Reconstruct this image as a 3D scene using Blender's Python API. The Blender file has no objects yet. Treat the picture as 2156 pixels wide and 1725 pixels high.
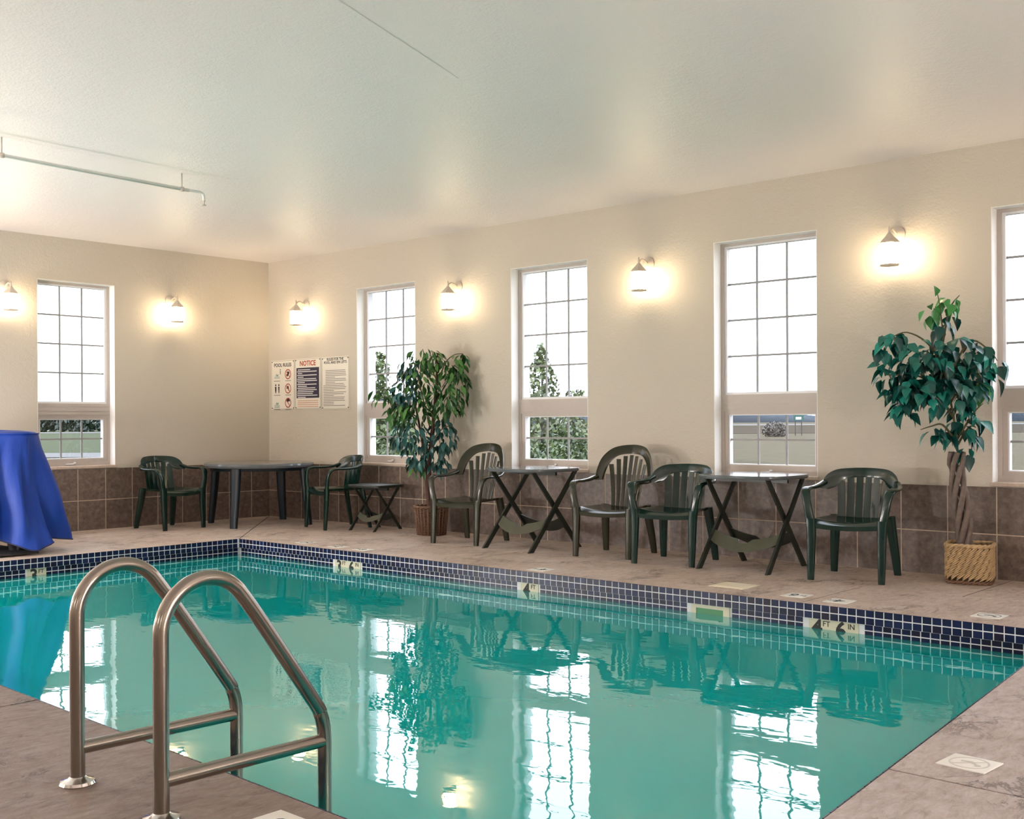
import bpy, bmesh, math, random
from mathutils import Vector, Matrix
random.seed(7)
PI = math.pi
scn = bpy.context.scene
COL = scn.collection

# ------------------------------------------------------------------ camera
F, YAW, ROLL, PY = 2351.3, 0.7325, 0.005, 888.93
CAM = Vector((10.897, -7.848, 1.0873))
fw = Vector((-math.sin(YAW), math.cos(YAW), 0)); rt = Vector((math.cos(YAW), math.sin(YAW), 0)); up = Vector((0, 0, 1))
Rr = rt * math.cos(ROLL) - up * math.sin(ROLL); Ur = rt * math.sin(ROLL) + up * math.cos(ROLL)
cd = bpy.data.cameras.new('camera'); cam = bpy.data.objects.new('camera', cd); COL.objects.link(cam)
cd.sensor_width = 36; cd.lens = 36 * F / 2156; cd.shift_y = (PY - 862.5) / 2156; cd.clip_end = 3000; cd.clip_start = .05
m = Matrix((Rr, Ur, -fw)).transposed().to_4x4(); m.translation = CAM; cam.matrix_world = m
scn.camera = cam

def ray(u, v):
    X, Y = u - 1078, PY - v
    return fw * F + rt * (X * math.cos(ROLL) + Y * math.sin(ROLL)) + up * (-X * math.sin(ROLL) + Y * math.cos(ROLL))
def at_z(u, v, z=0.):
    q = ray(u, v); return CAM + q * ((z - CAM.z) / q.z)
def at_depth(u, v, dep):
    return CAM + ray(u, v) * (dep / F)

# ------------------------------------------------------------------ world and exposure
w = bpy.data.worlds.new('overcast_sky'); scn.world = w; w.use_nodes = True
bg = w.node_tree.nodes['Background']; bg.inputs[0].default_value = (.86, .91, 1.0, 1); bg.inputs[1].default_value = 4.8
scn.view_settings.view_transform = 'Standard'; scn.view_settings.look = 'None'
scn.view_settings.exposure = 0.22; scn.view_settings.gamma = 1.0; scn.view_settings.use_curve_mapping = False
LANTERN_POWER = 42.0
FILL_GLOBE_POWER = 26.0  # strength of the fill globes added on the unseen walls
FILL_FLOOR_POWER = 190.0  # strength of the fill globes added low on the unseen deck

# ------------------------------------------------------------------ materials
class N:
    def __init__(s, name):
        s.m = bpy.data.materials.new(name); s.m.use_nodes = True
        s.t = s.m.node_tree; s.b = s.t.nodes['Principled BSDF']; s.out = s.t.nodes['Material Output']
    def n(s, typ, **kw):
        o = s.t.nodes.new(typ)
        for k, v in kw.items():
            if k.startswith('i_'): 
                key = k[2:].replace('_', ' '); o.inputs[key].default_value = v
            else: setattr(o, k, v)
        return o
    def l(s, a, b): s.t.links.new(a, b)
    def coord(s, scale=(1, 1, 1), kind='Object'):
        tc = s.n('ShaderNodeTexCoord'); mp = s.n('ShaderNodeMapping'); mp.inputs['Scale'].default_value = scale
        s.l(tc.outputs[kind], mp.inputs[0]); return mp.outputs[0]
    def world(s, scale=(1, 1, 1)):
        g = s.n('ShaderNodeNewGeometry'); mp = s.n('ShaderNodeMapping'); mp.inputs['Scale'].default_value = scale
        s.l(g.outputs['Position'], mp.inputs[0]); return mp.outputs[0]
    def noise(s, vec, scale, detail=4, rough=.55, dist=0.):
        o = s.n('ShaderNodeTexNoise'); o.inputs['Scale'].default_value = scale; o.inputs['Detail'].default_value = detail
        o.inputs['Roughness'].default_value = rough; o.inputs['Distortion'].default_value = dist; s.l(vec, o.inputs['Vector']); return o.outputs['Fac']
    def ramp(s, fac, stops):
        o = s.n('ShaderNodeValToRGB'); e = o.color_ramp.elements
        while len(e) < len(stops): e.new(.5)
        for k, (p, c) in enumerate(stops): e[k].position = p; e[k].color = (*c, 1) if len(c) == 3 else c
        s.l(fac, o.inputs[0]); return o.outputs[0]
    def mix(s, fac, a, b):
        o = s.n('ShaderNodeMix', data_type='RGBA')
        for v, i in ((fac, 0), (a, 6), (b, 7)):
            if isinstance(v, (int, float)): o.inputs[i].default_value = v
            elif isinstance(v, tuple): o.inputs[i].default_value = (*v, 1)
            else: s.l(v, o.inputs[i])
        return o.outputs[2]
    def bump(s, h, strength, dist=.01, prev=None):
        o = s.n('ShaderNodeBump'); o.inputs['Strength'].default_value = strength; o.inputs['Distance'].default_value = dist
        s.l(h, o.inputs['Height'])
        if prev is not None: s.l(prev, o.inputs['Normal'])
        return o.outputs['Normal']
    def set(s, **kw):
        for k, v in kw.items():
            k = k.replace('_', ' ')
            if isinstance(v, (int, float)): s.b.inputs[k].default_value = v
            elif isinstance(v, tuple): s.b.inputs[k].default_value = (*v, 1)
            else: s.l(v, s.b.inputs[k])
        return s.m
def math_node(a, op, x, y=None):
    o = a.n('ShaderNodeMath', operation=op)
    for i, v in enumerate((x, y)):
        if v is None: continue
        if isinstance(v, (int, float)): o.inputs[i].default_value = v
        else: a.l(v, o.inputs[i])
    return o.outputs[0]
def plain(name, col, rough=.5, metal=0., spec=.5, coat=0., var=0., vs=30):
    a = N(name)
    c = col
    if var:
        f = a.noise(a.coord(), vs, 3); c = a.mix(f, tuple(x * (1 - var) for x in col), tuple(min(1, x * (1 + var)) for x in col))
    return a.set(Base_Color=c, Roughness=rough, Metallic=metal, Specular_IOR_Level=spec, Coat_Weight=coat)
M = {}
def wall_mat(name, c1, c2, scale, strength, rough=.7, spec=.3):
    a = N(name); v = a.world(); f = a.noise(v, .7, 2)
    b1 = a.noise(v, scale, 3, .6); b2 = a.noise(v, scale * .33, 2, .5)
    h = math_node(a, 'ADD', b1, b2)
    return a.set(Base_Color=a.mix(f, c1, c2), Roughness=rough, Specular_IOR_Level=spec, Normal=a.bump(h, strength, .006))
M['wall'] = wall_mat('cream_wall_paint', (.565, .51, .43), (.585, .53, .45), 60, .55)
M['ceiling'] = wall_mat('white_textured_ceiling', (.91, .85, .83), (.93, .87, .85), 75, .45, .40, .4)
M['reveal'] = plain('white_reveal_paint', (.92, .915, .90), .5)
def tile_mat():
    a = N('brown_slate_wall_tile'); v = a.world(); oi = a.n('ShaderNodeObjectInfo')
    f1 = a.noise(v, 22, 6, .7, .4); f2 = a.noise(v, 5, 3, .6)
    c = a.ramp(f1, [(.30, (0.047, 0.032, 0.025)), (.5, (0.128, 0.092, 0.073)), (.72, (0.221, 0.166, 0.136))])
    c = a.mix(math_node(a, 'MULTIPLY', f2, .6), c, (.10, .075, .064))
    hs = a.n('ShaderNodeHueSaturation'); a.l(c, hs.inputs['Color'])
    a.l(math_node(a, 'ADD', math_node(a, 'MULTIPLY', oi.outputs['Random'], .35), .95), hs.inputs['Value'])
    return a.set(Base_Color=hs.outputs[0], Roughness=.42, Normal=a.bump(f1, .25, .004))
M['wtile'] = tile_mat()
M['grout'] = plain('tan_tile_grout', (.50, .40, .31), .8, var=.15)
def deck_mat(name, tint):
    a = N(name); v = a.world(); vs = a.world((2.4, .8, 1))
    f1 = a.noise(v, 2.1, 9, .74, .6); f2 = a.noise(vs, 13, 9, .80, .5); f3 = a.noise(v, 70, 4, .75)
    c = a.ramp(f1, [(.30, (0.299, 0.207, 0.155)), (.45, (0.483, 0.374, 0.305)), (.58, (0.632, 0.529, 0.460)), (.72, (0.759, 0.690, 0.638))])
    c2 = a.ramp(f2, [(.33, (0.196, 0.132, 0.098)), (.46, (0.506, 0.397, 0.328)), (.62, (0.690, 0.621, 0.575))])
    c = a.mix(.5, c, c2)
    c = a.mix(math_node(a, 'MULTIPLY', f3, .45), c, (.34, .28, .24))
    # slate-like tear lines: thin dark marks with a shape of their own, only in patches
    n = a.noise(a.world((1.0, .55, 1)), 5.5, 8, .70, .8); d = math_node(a, 'ABSOLUTE', math_node(a, 'SUBTRACT', n, .5))
    line = a.ramp(d, [(.0, (1, 1, 1)), (.012, (.6, .6, .6)), (.03, (0, 0, 0))])
    patch = a.ramp(a.noise(v, 3.1, 3), [(.50, (0, 0, 0)), (.62, (1, 1, 1))])
    tear = math_node(a, 'MULTIPLY', math_node(a, 'MULTIPLY', line, patch), .75)
    c = a.mix(tear, c, (.11, .075, .058))
    h = math_node(a, 'ADD', f1, math_node(a, 'ADD', math_node(a, 'MULTIPLY', f2, .9), math_node(a, 'MULTIPLY', f3, .16)))
    h = math_node(a, 'SUBTRACT', h, math_node(a, 'MULTIPLY', tear, .35))
    r = a.ramp(f2, [(.3, (.60,) * 3), (.7, (.33,) * 3)])
    mt = a.n('ShaderNodeMix', data_type='RGBA', blend_type='MULTIPLY'); mt.inputs[0].default_value = 1; mt.clamp_result = True; a.l(c, mt.inputs[6]); mt.inputs[7].default_value = (*tint, 1); c = mt.outputs[2]
    return a.set(Base_Color=c, Roughness=r, Specular_IOR_Level=.5, Normal=a.bump(h, .9, .026))
M['deck'] = deck_mat('stamped_concrete_deck', (1.40, 1.37, 1.34))
M['deck_grey'] = deck_mat('grey_weathered_concrete_deck', (1.38, 1.43, 1.55))  # same deck pattern with a cooler, greyer tint
M['deck_brown'] = deck_mat('brown_stained_concrete_deck', (.66, .60, .57))  # browner slabs, with the near side's dimmer light put into the colour
M['joint'] = plain('dark_joint_filler', (.055, .038, .03), .9)
def mosaic_mat():
    a = N('navy_glazed_mosaic'); g = a.n('ShaderNodeNewGeometry'); oi = a.n('ShaderNodeObjectInfo')
    r = math_node(a, 'FRACT', math_node(a, 'ADD', g.outputs['Random Per Island'], oi.outputs['Random']))
    c = a.ramp(r, [(0, (.003, .006, .030)), (.35, (.005, .012, .060)), (.7, (.003, .005, .026)), (.9, (.014, .006, .020)), (1, (.008, .02, .085))])
    f = a.noise(a.world(), 90, 3)
    return a.set(Base_Color=a.mix(math_node(a, 'MULTIPLY', f, .35), c, (.008, .018, .055)), Roughness=.30, Specular_IOR_Level=.22)
M['mosaic'] = mosaic_mat()
M['mgrout'] = plain('white_mosaic_grout', (.74, .74, .76), .8)
M['plaster'] = plain('pale_pool_plaster', (.55, .78, .74), .8, var=.06, vs=3)
def water_mat():
    a = N('teal_pool_water'); a.t.nodes.remove(a.b)
    v = a.world(); n1 = a.noise(a.world((1.0, 1.6, 1)), 2.2, 3, .5, .3); n2 = a.noise(a.world((1, 1.5, 1)), 11, 2, .5)
    h = math_node(a, 'ADD', n1, math_node(a, 'MULTIPLY', n2, .12))
    nb = a.bump(h, .16, .012)
    fr = a.n('ShaderNodeFresnel', i_IOR=1.38); a.l(nb, fr.inputs['Normal'])
    gl = a.n('ShaderNodeBsdfGlossy'); gl.inputs['Roughness'].default_value = .0; gl.inputs['Color'].default_value = (.97, 1, 1, 1); a.l(nb, gl.inputs['Normal'])
    tr = a.n('ShaderNodeBsdfTransparent'); tr.inputs['Color'].default_value = (.04, .74, .72, 1)
    df = a.n('ShaderNodeBsdfDiffuse'); df.inputs['Color'].default_value = (.002, .56, .56, 1)
    m1 = a.n('ShaderNodeMixShader'); m1.inputs[0].default_value = .62; a.l(tr.outputs[0], m1.inputs[1]); a.l(df.outputs[0], m1.inputs[2])
    ge = a.n('ShaderNodeNewGeometry'); ff = math_node(a, 'MINIMUM', .95, math_node(a, 'MULTIPLY', math_node(a, 'MULTIPLY', fr.outputs[0], 1.35), math_node(a, 'SUBTRACT', 1.0, ge.outputs['Backfacing'])))
    m2 = a.n('ShaderNodeMixShader'); a.l(ff, m2.inputs[0]); a.l(m1.outputs[0], m2.inputs[1]); a.l(gl.outputs[0], m2.inputs[2])
    a.l(m2.outputs[0], a.out.inputs[0]); return a.m
M['water'] = water_mat()
def glass_mat(name, tint, ior, rough=0.):
    a = N(name); a.t.nodes.remove(a.b)
    fr = a.n('ShaderNodeFresnel', i_IOR=ior); gl = a.n('ShaderNodeBsdfGlossy'); gl.inputs['Roughness'].default_value = rough
    tr = a.n('ShaderNodeBsdfTransparent'); tr.inputs['Color'].default_value = (*tint, 1)
    ge = a.n('ShaderNodeNewGeometry'); ff = math_node(a, 'MULTIPLY', fr.outputs[0], math_node(a, 'SUBTRACT', 1.0, ge.outputs['Backfacing']))
    mx = a.n('ShaderNodeMixShader'); a.l(ff, mx.inputs[0]); a.l(tr.outputs[0], mx.inputs[1]); a.l(gl.outputs[0], mx.inputs[2])
    a.l(mx.outputs[0], a.out.inputs[0]); return a.m
M['glass'] = glass_mat('clear_window_glass', (.97, .985, 1), 1.45)
M['clear_plastic'] = glass_mat('clear_plastic', (.86, .86, .88), 1.6, .12)
M['vinyl'] = plain('taupe_vinyl_frame', (.50, .44, .395), .45, var=.05)
M['white_vinyl'] = plain('white_vinyl_bead', (.80, .79, .80), .4)
M['muntin'] = plain('grey_muntin', (.30, .30, .30), .5)
M['sill'] = plain('mottled_stone_sill', (.52, .42, .34), .5, var=.35, vs=45)
M['steel'] = (lambda a: a.set(Base_Color=(.31, .275, .24), Metallic=1.0, Roughness=.22,
    Normal=a.bump(a.noise(a.coord((60, 60, 60)), 6, 2), .03, .002)))(N('brushed_stainless_steel'))
M['polished'] = plain('polished_steel', (.62, .60, .57), .15, 1.0)
def plastic(name, col, rough, coat):
    a = N(name); f = a.noise(a.coord(), 14, 4, .6)
    return a.set(Base_Color=a.mix(f, tuple(x * .8 for x in col), tuple(x * 1.25 for x in col)), Roughness=rough, Coat_Weight=coat, Coat_Roughness=.08, Specular_IOR_Level=.5)
M['green'] = plastic('dark_green_resin', (.003, .020, .015), .16, 0)
M['olive'] = plastic('olive_resin', (.024, .024, .012), .20, 0)
M['folding'] = plastic('charcoal_green_resin', (.018, .022, .016), .36, 0)
M['top'] = plastic('grey_green_table_top', (.11, .12, .13), .12, 0)
M['bluegreen'] = plastic('blue_green_resin', (.006, .014, .022), .35, 0)
M['crossbar'] = plastic('olive_crossbar_resin', (.075, .078, .05), .5, 0)
def emit(name, col, s):
    a = N(name); return a.set(Base_Color=(.9, .88, .82), Emission_Color=col, Emission_Strength=s, Roughness=.4)
M['lamp_glass'] = emit('lit_lantern_glass', (1.0, .79, .50), LANTERN_POWER)
M['globe_glass'] = emit('lit_globe_glass', (1.0, .955, .94), FILL_GLOBE_POWER)
M['floor_globe_glass'] = emit('lit_floor_globe_glass', (1.0, .955, .94), FILL_FLOOR_POWER)
M['lantern'] = plain('weathered_white_metal', (.62, .55, .47), .5, var=.12, vs=40)
M['white'] = plain('white_paint', (.80, .79, .76), .5)
M['black'] = plain('black_rubber', (.012, .012, .013), .55)
M['red'] = plain('dark_red_paint', (.16, .03, .025), .5)
def cloth_mat():
    a = N('blue_nylon_cover'); f = a.noise(a.coord(), 5, 4)
    return a.set(Base_Color=a.mix(f, (.001, .026, .22), (.003, .042, .31)), Roughness=.58, Specular_IOR_Level=.35, Sheen_Weight=.05, Sheen_Roughness=.4, Normal=a.bump(a.noise(a.coord((1, 1, .4)), 9, 4, .6), .3, .02))
M['cloth'] = cloth_mat()
M['hem'] = plain('navy_hem_binding', (.008, .012, .06), .6)
def leaf_mat(name, dark, mid, light):
    a = N(name); g = a.n('ShaderNodeNewGeometry'); oi = a.n('ShaderNodeObjectInfo')
    r = math_node(a, 'FRACT', math_node(a, 'ADD', g.outputs['Random Per Island'], oi.outputs['Random']))
    c = a.ramp(r, [(0, dark), (.55, mid), (1, light)])
    return a.set(Base_Color=c, Roughness=.30, Specular_IOR_Level=.5)
M['leaf_ficus'] = leaf_mat('ficus_leaf', (.012, .055, .014), (.032, .125, .026), (.09, .24, .05))
M['leaf_teal'] = leaf_mat('ficus_leaf_teal', (.008, .05, .045), (.016, .09, .085), (.05, .17, .16))
M['leaf_silk'] = leaf_mat('silk_leaf', (.003, .045, .042), (.006, .105, .085), (.015, .26, .20))
M['leaf_lime'] = leaf_mat('silk_leaf_lime', (.03, .16, .035), (.05, .26, .06), (.08, .34, .10))
M['bark_red'] = plain('red_brown_bark', (.075, .028, .020), .7, var=.4, vs=25)
M['bark_grey'] = plain('grey_brown_bark', (.16, .12, .10), .75, var=.45, vs=30)
M['twig'] = plain('green_brown_twig', (.10, .09, .04), .7)
M['wicker_brown'] = plain('brown_wicker', (.15, .075, .042), .6, var=.5, vs=50)
M['wicker_tan'] = plain('tan_rattan', (.46, .31, .16), .55, var=.4, vs=40)
M['soil'] = plain('dark_moss', (.04, .03, .02), .9, var=.4)
M['board'] = plain('cream_sign_board', (.78, .73, .64), .45)
M['ink'] = plain('black_ink', (.02, .018, .018), .6)
M['ink_grey'] = plain('grey_ink', (.22, .20, .18), .6)
M['ink_faint'] = plain('faded_ink', (.56, .54, .50), .5)
M['ink_red'] = plain('red_ink', (.42, .07, .03), .6)
M['ink_pale_red'] = plain('pale_red_ink', (.62, .33, .22), .6)
M['ink_navy'] = plain('navy_ink', (.030, .025, .055), .5)
M['ink_white'] = plain('white_ink', (.72, .70, .70), .5)
M['ink_teal'] = plain('teal_ink', (.13, .30, .28), .6)
M['ceramic'] = plain('white_marker_ceramic', (.80, .78, .72), .4, var=.06)
M['ceramic_beige'] = plain('beige_marker_ceramic', (.62, .58, .44), .4, var=.08)
M['lid'] = plain('cream_plastic_lid', (.74, .66, .50), .5, var=.1)
M['skimmer_green'] = plain('green_skimmer_throat', (.05, .22, .09), .4)
def ground_mat():
    a = N('field_grass'); v = a.world(); f = a.noise(v, 1.3, 8, .75); g = a.noise(v, .03, 3)
    sx = a.n('ShaderNodeSeparateXYZ'); a.l(v, sx.inputs[0])
    dry = a.ramp(f, [(.3, (0.0303, 0.0242, 0.0109)), (.5, (0.0496, 0.0394, 0.0182)), (.7, (0.0653, 0.0551, 0.0273))])
    gr = a.ramp(f, [(.3, (0.0182, 0.0266, 0.0085)), (.5, (0.0303, 0.0394, 0.0121)), (.7, (0.0436, 0.0515, 0.0164))])
    k = a.n('ShaderNodeMapRange'); k.inputs[1].default_value = -7; k.inputs[2].default_value = 4; a.l(math_node(a, 'ADD', sx.outputs[0], math_node(a, 'MULTIPLY', sx.outputs[1], .70)), k.inputs[0])
    kk = math_node(a, 'ADD', k.outputs[0], math_node(a, 'MULTIPLY', math_node(a, 'SUBTRACT', g, .5), .5))
    return a.set(Base_Color=a.mix(kk, gr, dry), Roughness=.95, Specular_IOR_Level=.1)
M['ground'] = ground_mat()
M['road'] = plain('pale_gravel_road', (0.0566, 0.0523, 0.0501), .9, var=.12, vs=2)
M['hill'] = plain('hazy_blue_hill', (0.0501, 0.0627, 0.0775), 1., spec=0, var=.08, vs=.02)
M['tan_field'] = plain('tan_stubble_field', (0.0566, 0.0490, 0.0385), 1., spec=0, var=.15, vs=.05)
M['tree_leaf'] = leaf_mat('outdoor_leaf', (0.0270, 0.0462, 0.0174), (0.0549, 0.0828, 0.0256), (0.1155, 0.1482, 0.0478))
M['tree_far'] = leaf_mat('far_leaf', (0.0114, 0.0208, 0.0137), (0.0179, 0.0286, 0.0179), (0.0294, 0.0429, 0.0229))
M['bush_brown'] = leaf_mat('dry_bush_leaf', (0.0253, 0.0209, 0.0165), (0.0358, 0.0292, 0.0242), (0.0462, 0.0396, 0.0314))
M['road_sign'] = plain('green_road_sign', (0.0044, 0.0627, 0.0501), .4)
M['post'] = plain('weathered_post', (0.0292, 0.0253, 0.0231), .8)

# ------------------------------------------------------------------ geometry helpers
class MB:
    def __init__(s): s.v = []; s.f = []; s.mi = []; s.cur = 0
    def add(s, vs, fs):
        o = len(s.v); s.v += [tuple(x) for x in vs]; s.f += [tuple(i + o for i in f) for f in fs]; s.mi += [s.cur] * len(fs); return s
    def box(s, x0, x1, y0, y1, z0, z1):
        return s.add([(x0, y0, z0), (x1, y0, z0), (x1, y1, z0), (x0, y1, z0), (x0, y0, z1), (x1, y0, z1), (x1, y1, z1), (x0, y1, z1)],
                     [(0, 3, 2, 1), (4, 5, 6, 7), (0, 1, 5, 4), (1, 2, 6, 5), (2, 3, 7, 6), (3, 0, 4, 7)])
    def cbox(s, x0, x1, y0, y1, z0, z1, c, axis='y-'):
        # box with a chamfered face toward -y (tiles on a wall) or +z
        if axis == 'y-':
            o = [(x0, y1, z0), (x1, y1, z0), (x1, y1, z1), (x0, y1, z1)]; k = [(x0, y0 + c, z0), (x1, y0 + c, z0), (x1, y0 + c, z1), (x0, y0 + c, z1)]
            t = [(x0 + c, y0, z0 + c), (x1 - c, y0, z0 + c), (x1 - c, y0, z1 - c), (x0 + c, y0, z1 - c)]
        else:
            o = [(x0, y0, z0), (x1, y0, z0), (x1, y1, z0), (x0, y1, z0)]; k = [(p[0], p[1], z1 - c) for p in o]
            t = [(x0 + c, y0 + c, z1), (x1 - c, y0 + c, z1), (x1 - c, y1 - c, z1), (x0 + c, y1 - c, z1)]
        fs = [(8, 9, 10, 11)] + [(i, (i + 1) % 4, 4 + (i + 1) % 4, 4 + i) for i in range(4)] + [(4 + i, 4 + (i + 1) % 4, 8 + (i + 1) % 4, 8 + i) for i in range(4)] + [(3, 2, 1, 0)]
        return s.add(o + k + t, fs)
    def tube(s, path, ra, rb=None, seg=10, upv=(0, 0, 1), caps=True, power=2., closed=False):
        P = [Vector(p) for p in path]; n = len(P)
        if not isinstance(ra, (list, tuple)): ra = [ra] * n
        if rb is None: rb = ra
        if not isinstance(rb, (list, tuple)): rb = [rb] * n
        vs = []; side0 = None
        for i, p in enumerate(P):
            if closed: t = P[(i + 1) % n] - P[i - 1]
            else: t = P[min(i + 1, n - 1)] - P[max(i - 1, 0)]
            t.normalize()
            if side0 is None:
                sd = t.cross(Vector(upv))
                if sd.length < 1e-3: sd = t.cross(Vector((1, 0, 0)))
            else: sd = side0 - t * side0.dot(t)
            sd.normalize(); side0 = sd; ot = sd.cross(t)
            for k in range(seg):
                a = 2 * PI * k / seg; c, q = math.cos(a), math.sin(a)
                c = math.copysign(abs(c) ** (2 / power), c); q = math.copysign(abs(q) ** (2 / power), q)
                vs.append(p + sd * (ra[i] * c) + ot * (rb[i] * q))
        fs = []
        for i in range(n if closed else n - 1):
            j = (i + 1) % n
            for k in range(seg): fs.append((i * seg + k, i * seg + (k + 1) % seg, j * seg + (k + 1) % seg, j * seg + k))
        if caps and not closed: fs += [tuple(range(seg))[::-1], tuple((n - 1) * seg + k for k in range(seg))]
        return s.add(vs, fs)
    def lathe(s, prof, seg=24, c=(0, 0, 0), hexa=False):
        vs = []; n = len(prof)
        for r, z in prof:
            for k in range(seg):
                a = 2 * PI * k / seg; vs.append((c[0] + r * math.cos(a), c[1] + r * math.sin(a), c[2] + z))
        fs = [(i * seg + k, i * seg + (k + 1) % seg, (i + 1) * seg + (k + 1) % seg, (i + 1) * seg + k) for i in range(n - 1) for k in range(seg)]
        fs += [tuple(range(seg))[::-1], tuple((n - 1) * seg + k for k in range(seg))]
        return s.add(vs, fs)
    def grid_solid(s, A, B):
        # two same-size vertex grids (front A, back B) stitched to a solid
        ni, nj = len(A), len(A[0]); vs = [p for r in A for p in r] + [p for r in B for p in r]; o = ni * nj
        fs = []
        for i in range(ni - 1):
            for j in range(nj - 1):
                a, b, c, d = i * nj + j, i * nj + j + 1, (i + 1) * nj + j + 1, (i + 1) * nj + j
                fs += [(a, b, c, d), (o + d, o + c, o + b, o + a)]
        bd = [(0, j) for j in range(nj)] + [(i, nj - 1) for i in range(1, ni)] + [(ni - 1, j) for j in range(nj - 2, -1, -1)] + [(i, 0) for i in range(ni - 2, 0, -1)]
        ids = [i * nj + j for i, j in bd]
        for k in range(len(ids)):
            a, b = ids[k], ids[(k + 1) % len(ids)]; fs.append((b, a, o + a, o + b))
        return s.add(vs, fs)
    def prism(s, poly, z0, z1, c=0.):
        n = len(poly); vs = [(x, y, z0) for x, y in poly] + [(x, y, z1 - c) for x, y in poly]
        fs = [tuple(range(n))[::-1]] + [(i, (i + 1) % n, n + (i + 1) % n, n + i) for i in range(n)]
        if c:
            ins = inset(poly, c); vs += [(x, y, z1) for x, y in ins]
            fs += [(n + i, n + (i + 1) % n, 2 * n + (i + 1) % n, 2 * n + i) for i in range(n)] + [tuple(range(2 * n, 3 * n))]
        else: fs.append(tuple(range(n, 2 * n)))
        return s.add(vs, fs)
    def build(s, name, mat, parent=None, smooth=False, xf=None, sharp=None):
        me = bpy.data.meshes.new(name); me.from_pydata(s.v, [], s.f)
        for x in (mat if isinstance(mat, (list, tuple)) else [mat]): me.materials.append(M[x] if isinstance(x, str) else x)
        if any(s.mi): me.polygons.foreach_set('material_index', s.mi)
        if smooth:
            me.polygons.foreach_set('use_smooth', [True] * len(me.polygons))
            if sharp is not None:
                bm = bmesh.new(); bm.from_mesh(me)
                for e in bm.edges:
                    if len(e.link_faces) == 2 and e.calc_face_angle(0) > sharp: e.smooth = False
                bm.to_mesh(me); bm.free()
        me.update()
        return obj(name, me, parent, xf)
def obj(name, me, parent=None, xf=None):
    o = bpy.data.objects.new(name, me); COL.objects.link(o)
    if parent is not None: o.parent = parent
    if xf is not None: o.matrix_local = xf
    return o
def inset(poly, c):
    n = len(poly); out = []
    ar = sum(poly[i][0] * poly[(i + 1) % n][1] - poly[(i + 1) % n][0] * poly[i][1] for i in range(n)); sg = 1 if ar > 0 else -1
    for i in range(n):
        p0, p1, p2 = Vector(poly[i - 1]), Vector(poly[i]), Vector(poly[(i + 1) % n])
        a = (p1 - p0).normalized(); b = (p2 - p1).normalized()
        n1 = Vector((-a.y, a.x)) * sg; n2 = Vector((-b.y, b.x)) * sg
        k = (n1 + n2) / max(.2, 1 + n1.dot(n2)); q = p1 + k * c; out.append((q.x, q.y))
    return out
def tag(o, label=None, cat=None, group=None, kind=None):
    if label: o['label'] = label
    if cat: o['category'] = cat
    if group: o['group'] = group
    if kind: o['kind'] = kind
    return o
def empty(name, loc, rz=0., label=None, cat=None, group=None, kind=None):
    o = bpy.data.objects.new(name, None); COL.objects.link(o); o.location = loc; o.rotation_euler = (0, 0, rz); o.empty_display_size = .1
    return tag(o, label, cat, group, kind)
def copy_tree(o, parent=None):
    c = o.copy(); COL.objects.link(c); c.parent = parent
    for ch in list(o.children): copy_tree(ch, c)
    return c
def smooth_path(pts, k=6):
    P = [Vector(p) for p in pts]; out = []
    for i in range(len(P) - 1):
        a, b, c, d = P[max(i - 1, 0)], P[i], P[i + 1], P[min(i + 2, len(P) - 1)]
        for j in range(k):
            t = j / k; out.append(.5 * ((2 * b) + (c - a) * t + (2 * a - 5 * b + 4 * c - d) * t * t + (3 * b - a - 3 * c + d) * t ** 3))
    return out + [P[-1]]
def lerp_list(keys, n):
    out = []
    for i in range(n):
        t = i / (n - 1) * (len(keys) - 1); k = min(int(t), len(keys) - 2); out.append(keys[k] + (keys[k + 1] - keys[k]) * (t - k))
    return out
def text_mesh(name, body, size, mat, parent, xf, align='CENTER', extrude=.0006, xscale=1., bold=0.):
    cu = bpy.data.curves.new(name, 'FONT'); cu.body = body; cu.size = size; cu.align_x = align; cu.align_y = 'CENTER'; cu.extrude = extrude; cu.offset = bold
    cu.resolution_u = 3; cu.space_line = .85
    o = bpy.data.objects.new(name, cu); COL.objects.link(o)
    me = bpy.data.meshes.new_from_object(o.evaluated_get(bpy.context.evaluated_depsgraph_get()))
    bpy.data.objects.remove(o); bpy.data.curves.remove(cu); me.name = name
    if xscale != 1.: me.transform(Matrix.Diagonal((xscale, 1, 1, 1)))
    me.materials.clear(); me.materials.append(M[mat]); return obj(name, me, parent, xf)

# ------------------------------------------------------------------ room shell
LX, LY, H = 13.6, -10.2, 2.97          # room: x 0..LX, y LY..0
WT = .26
ZB, ZT = .655, 2.535                    # window opening heights
WIN_R = [(1.592, 2.512), (3.832, 4.748), (6.05, 6.955), (8.24, 9.155), (10.44, 11.355)]
WIN_L = [(-2.762, -1.94)]
def holed_wall(name, length, holes, xf, label):
    b = MB(); xs = [0.] + [v for h in holes for v in h] + [length]
    for i in range(len(xs) - 1):
        if i % 2 == 0: b.box(xs[i], xs[i + 1], 0, WT, -.05, H + .1)
        else: b.box(xs[i], xs[i + 1], 0, WT, -.05, ZB); b.box(xs[i], xs[i + 1], 0, WT, ZT, H + .1)
    o = b.build(name, 'wall'); o.matrix_world = xf
    return tag(o, label, 'wall', kind='structure')
XR = Matrix.Identity(4)                                              # local x along +x, outward +y
XL = Matrix.Translation((0, LY - WT, 0)) @ Matrix.Rotation(PI / 2, 4, 'Z')   # local x along +y, outward -x
wall_r = holed_wall('wall_right', LX, WIN_R, XR, 'long cream textured wall with tall windows and brown tile wainscot')
wall_l = holed_wall('wall_left', -(LY - WT) + WT, [(a - (LY - WT), b - (LY - WT)) for a, b in WIN_L], XL, 'short cream textured wall with one tall window beside the corner')
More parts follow.
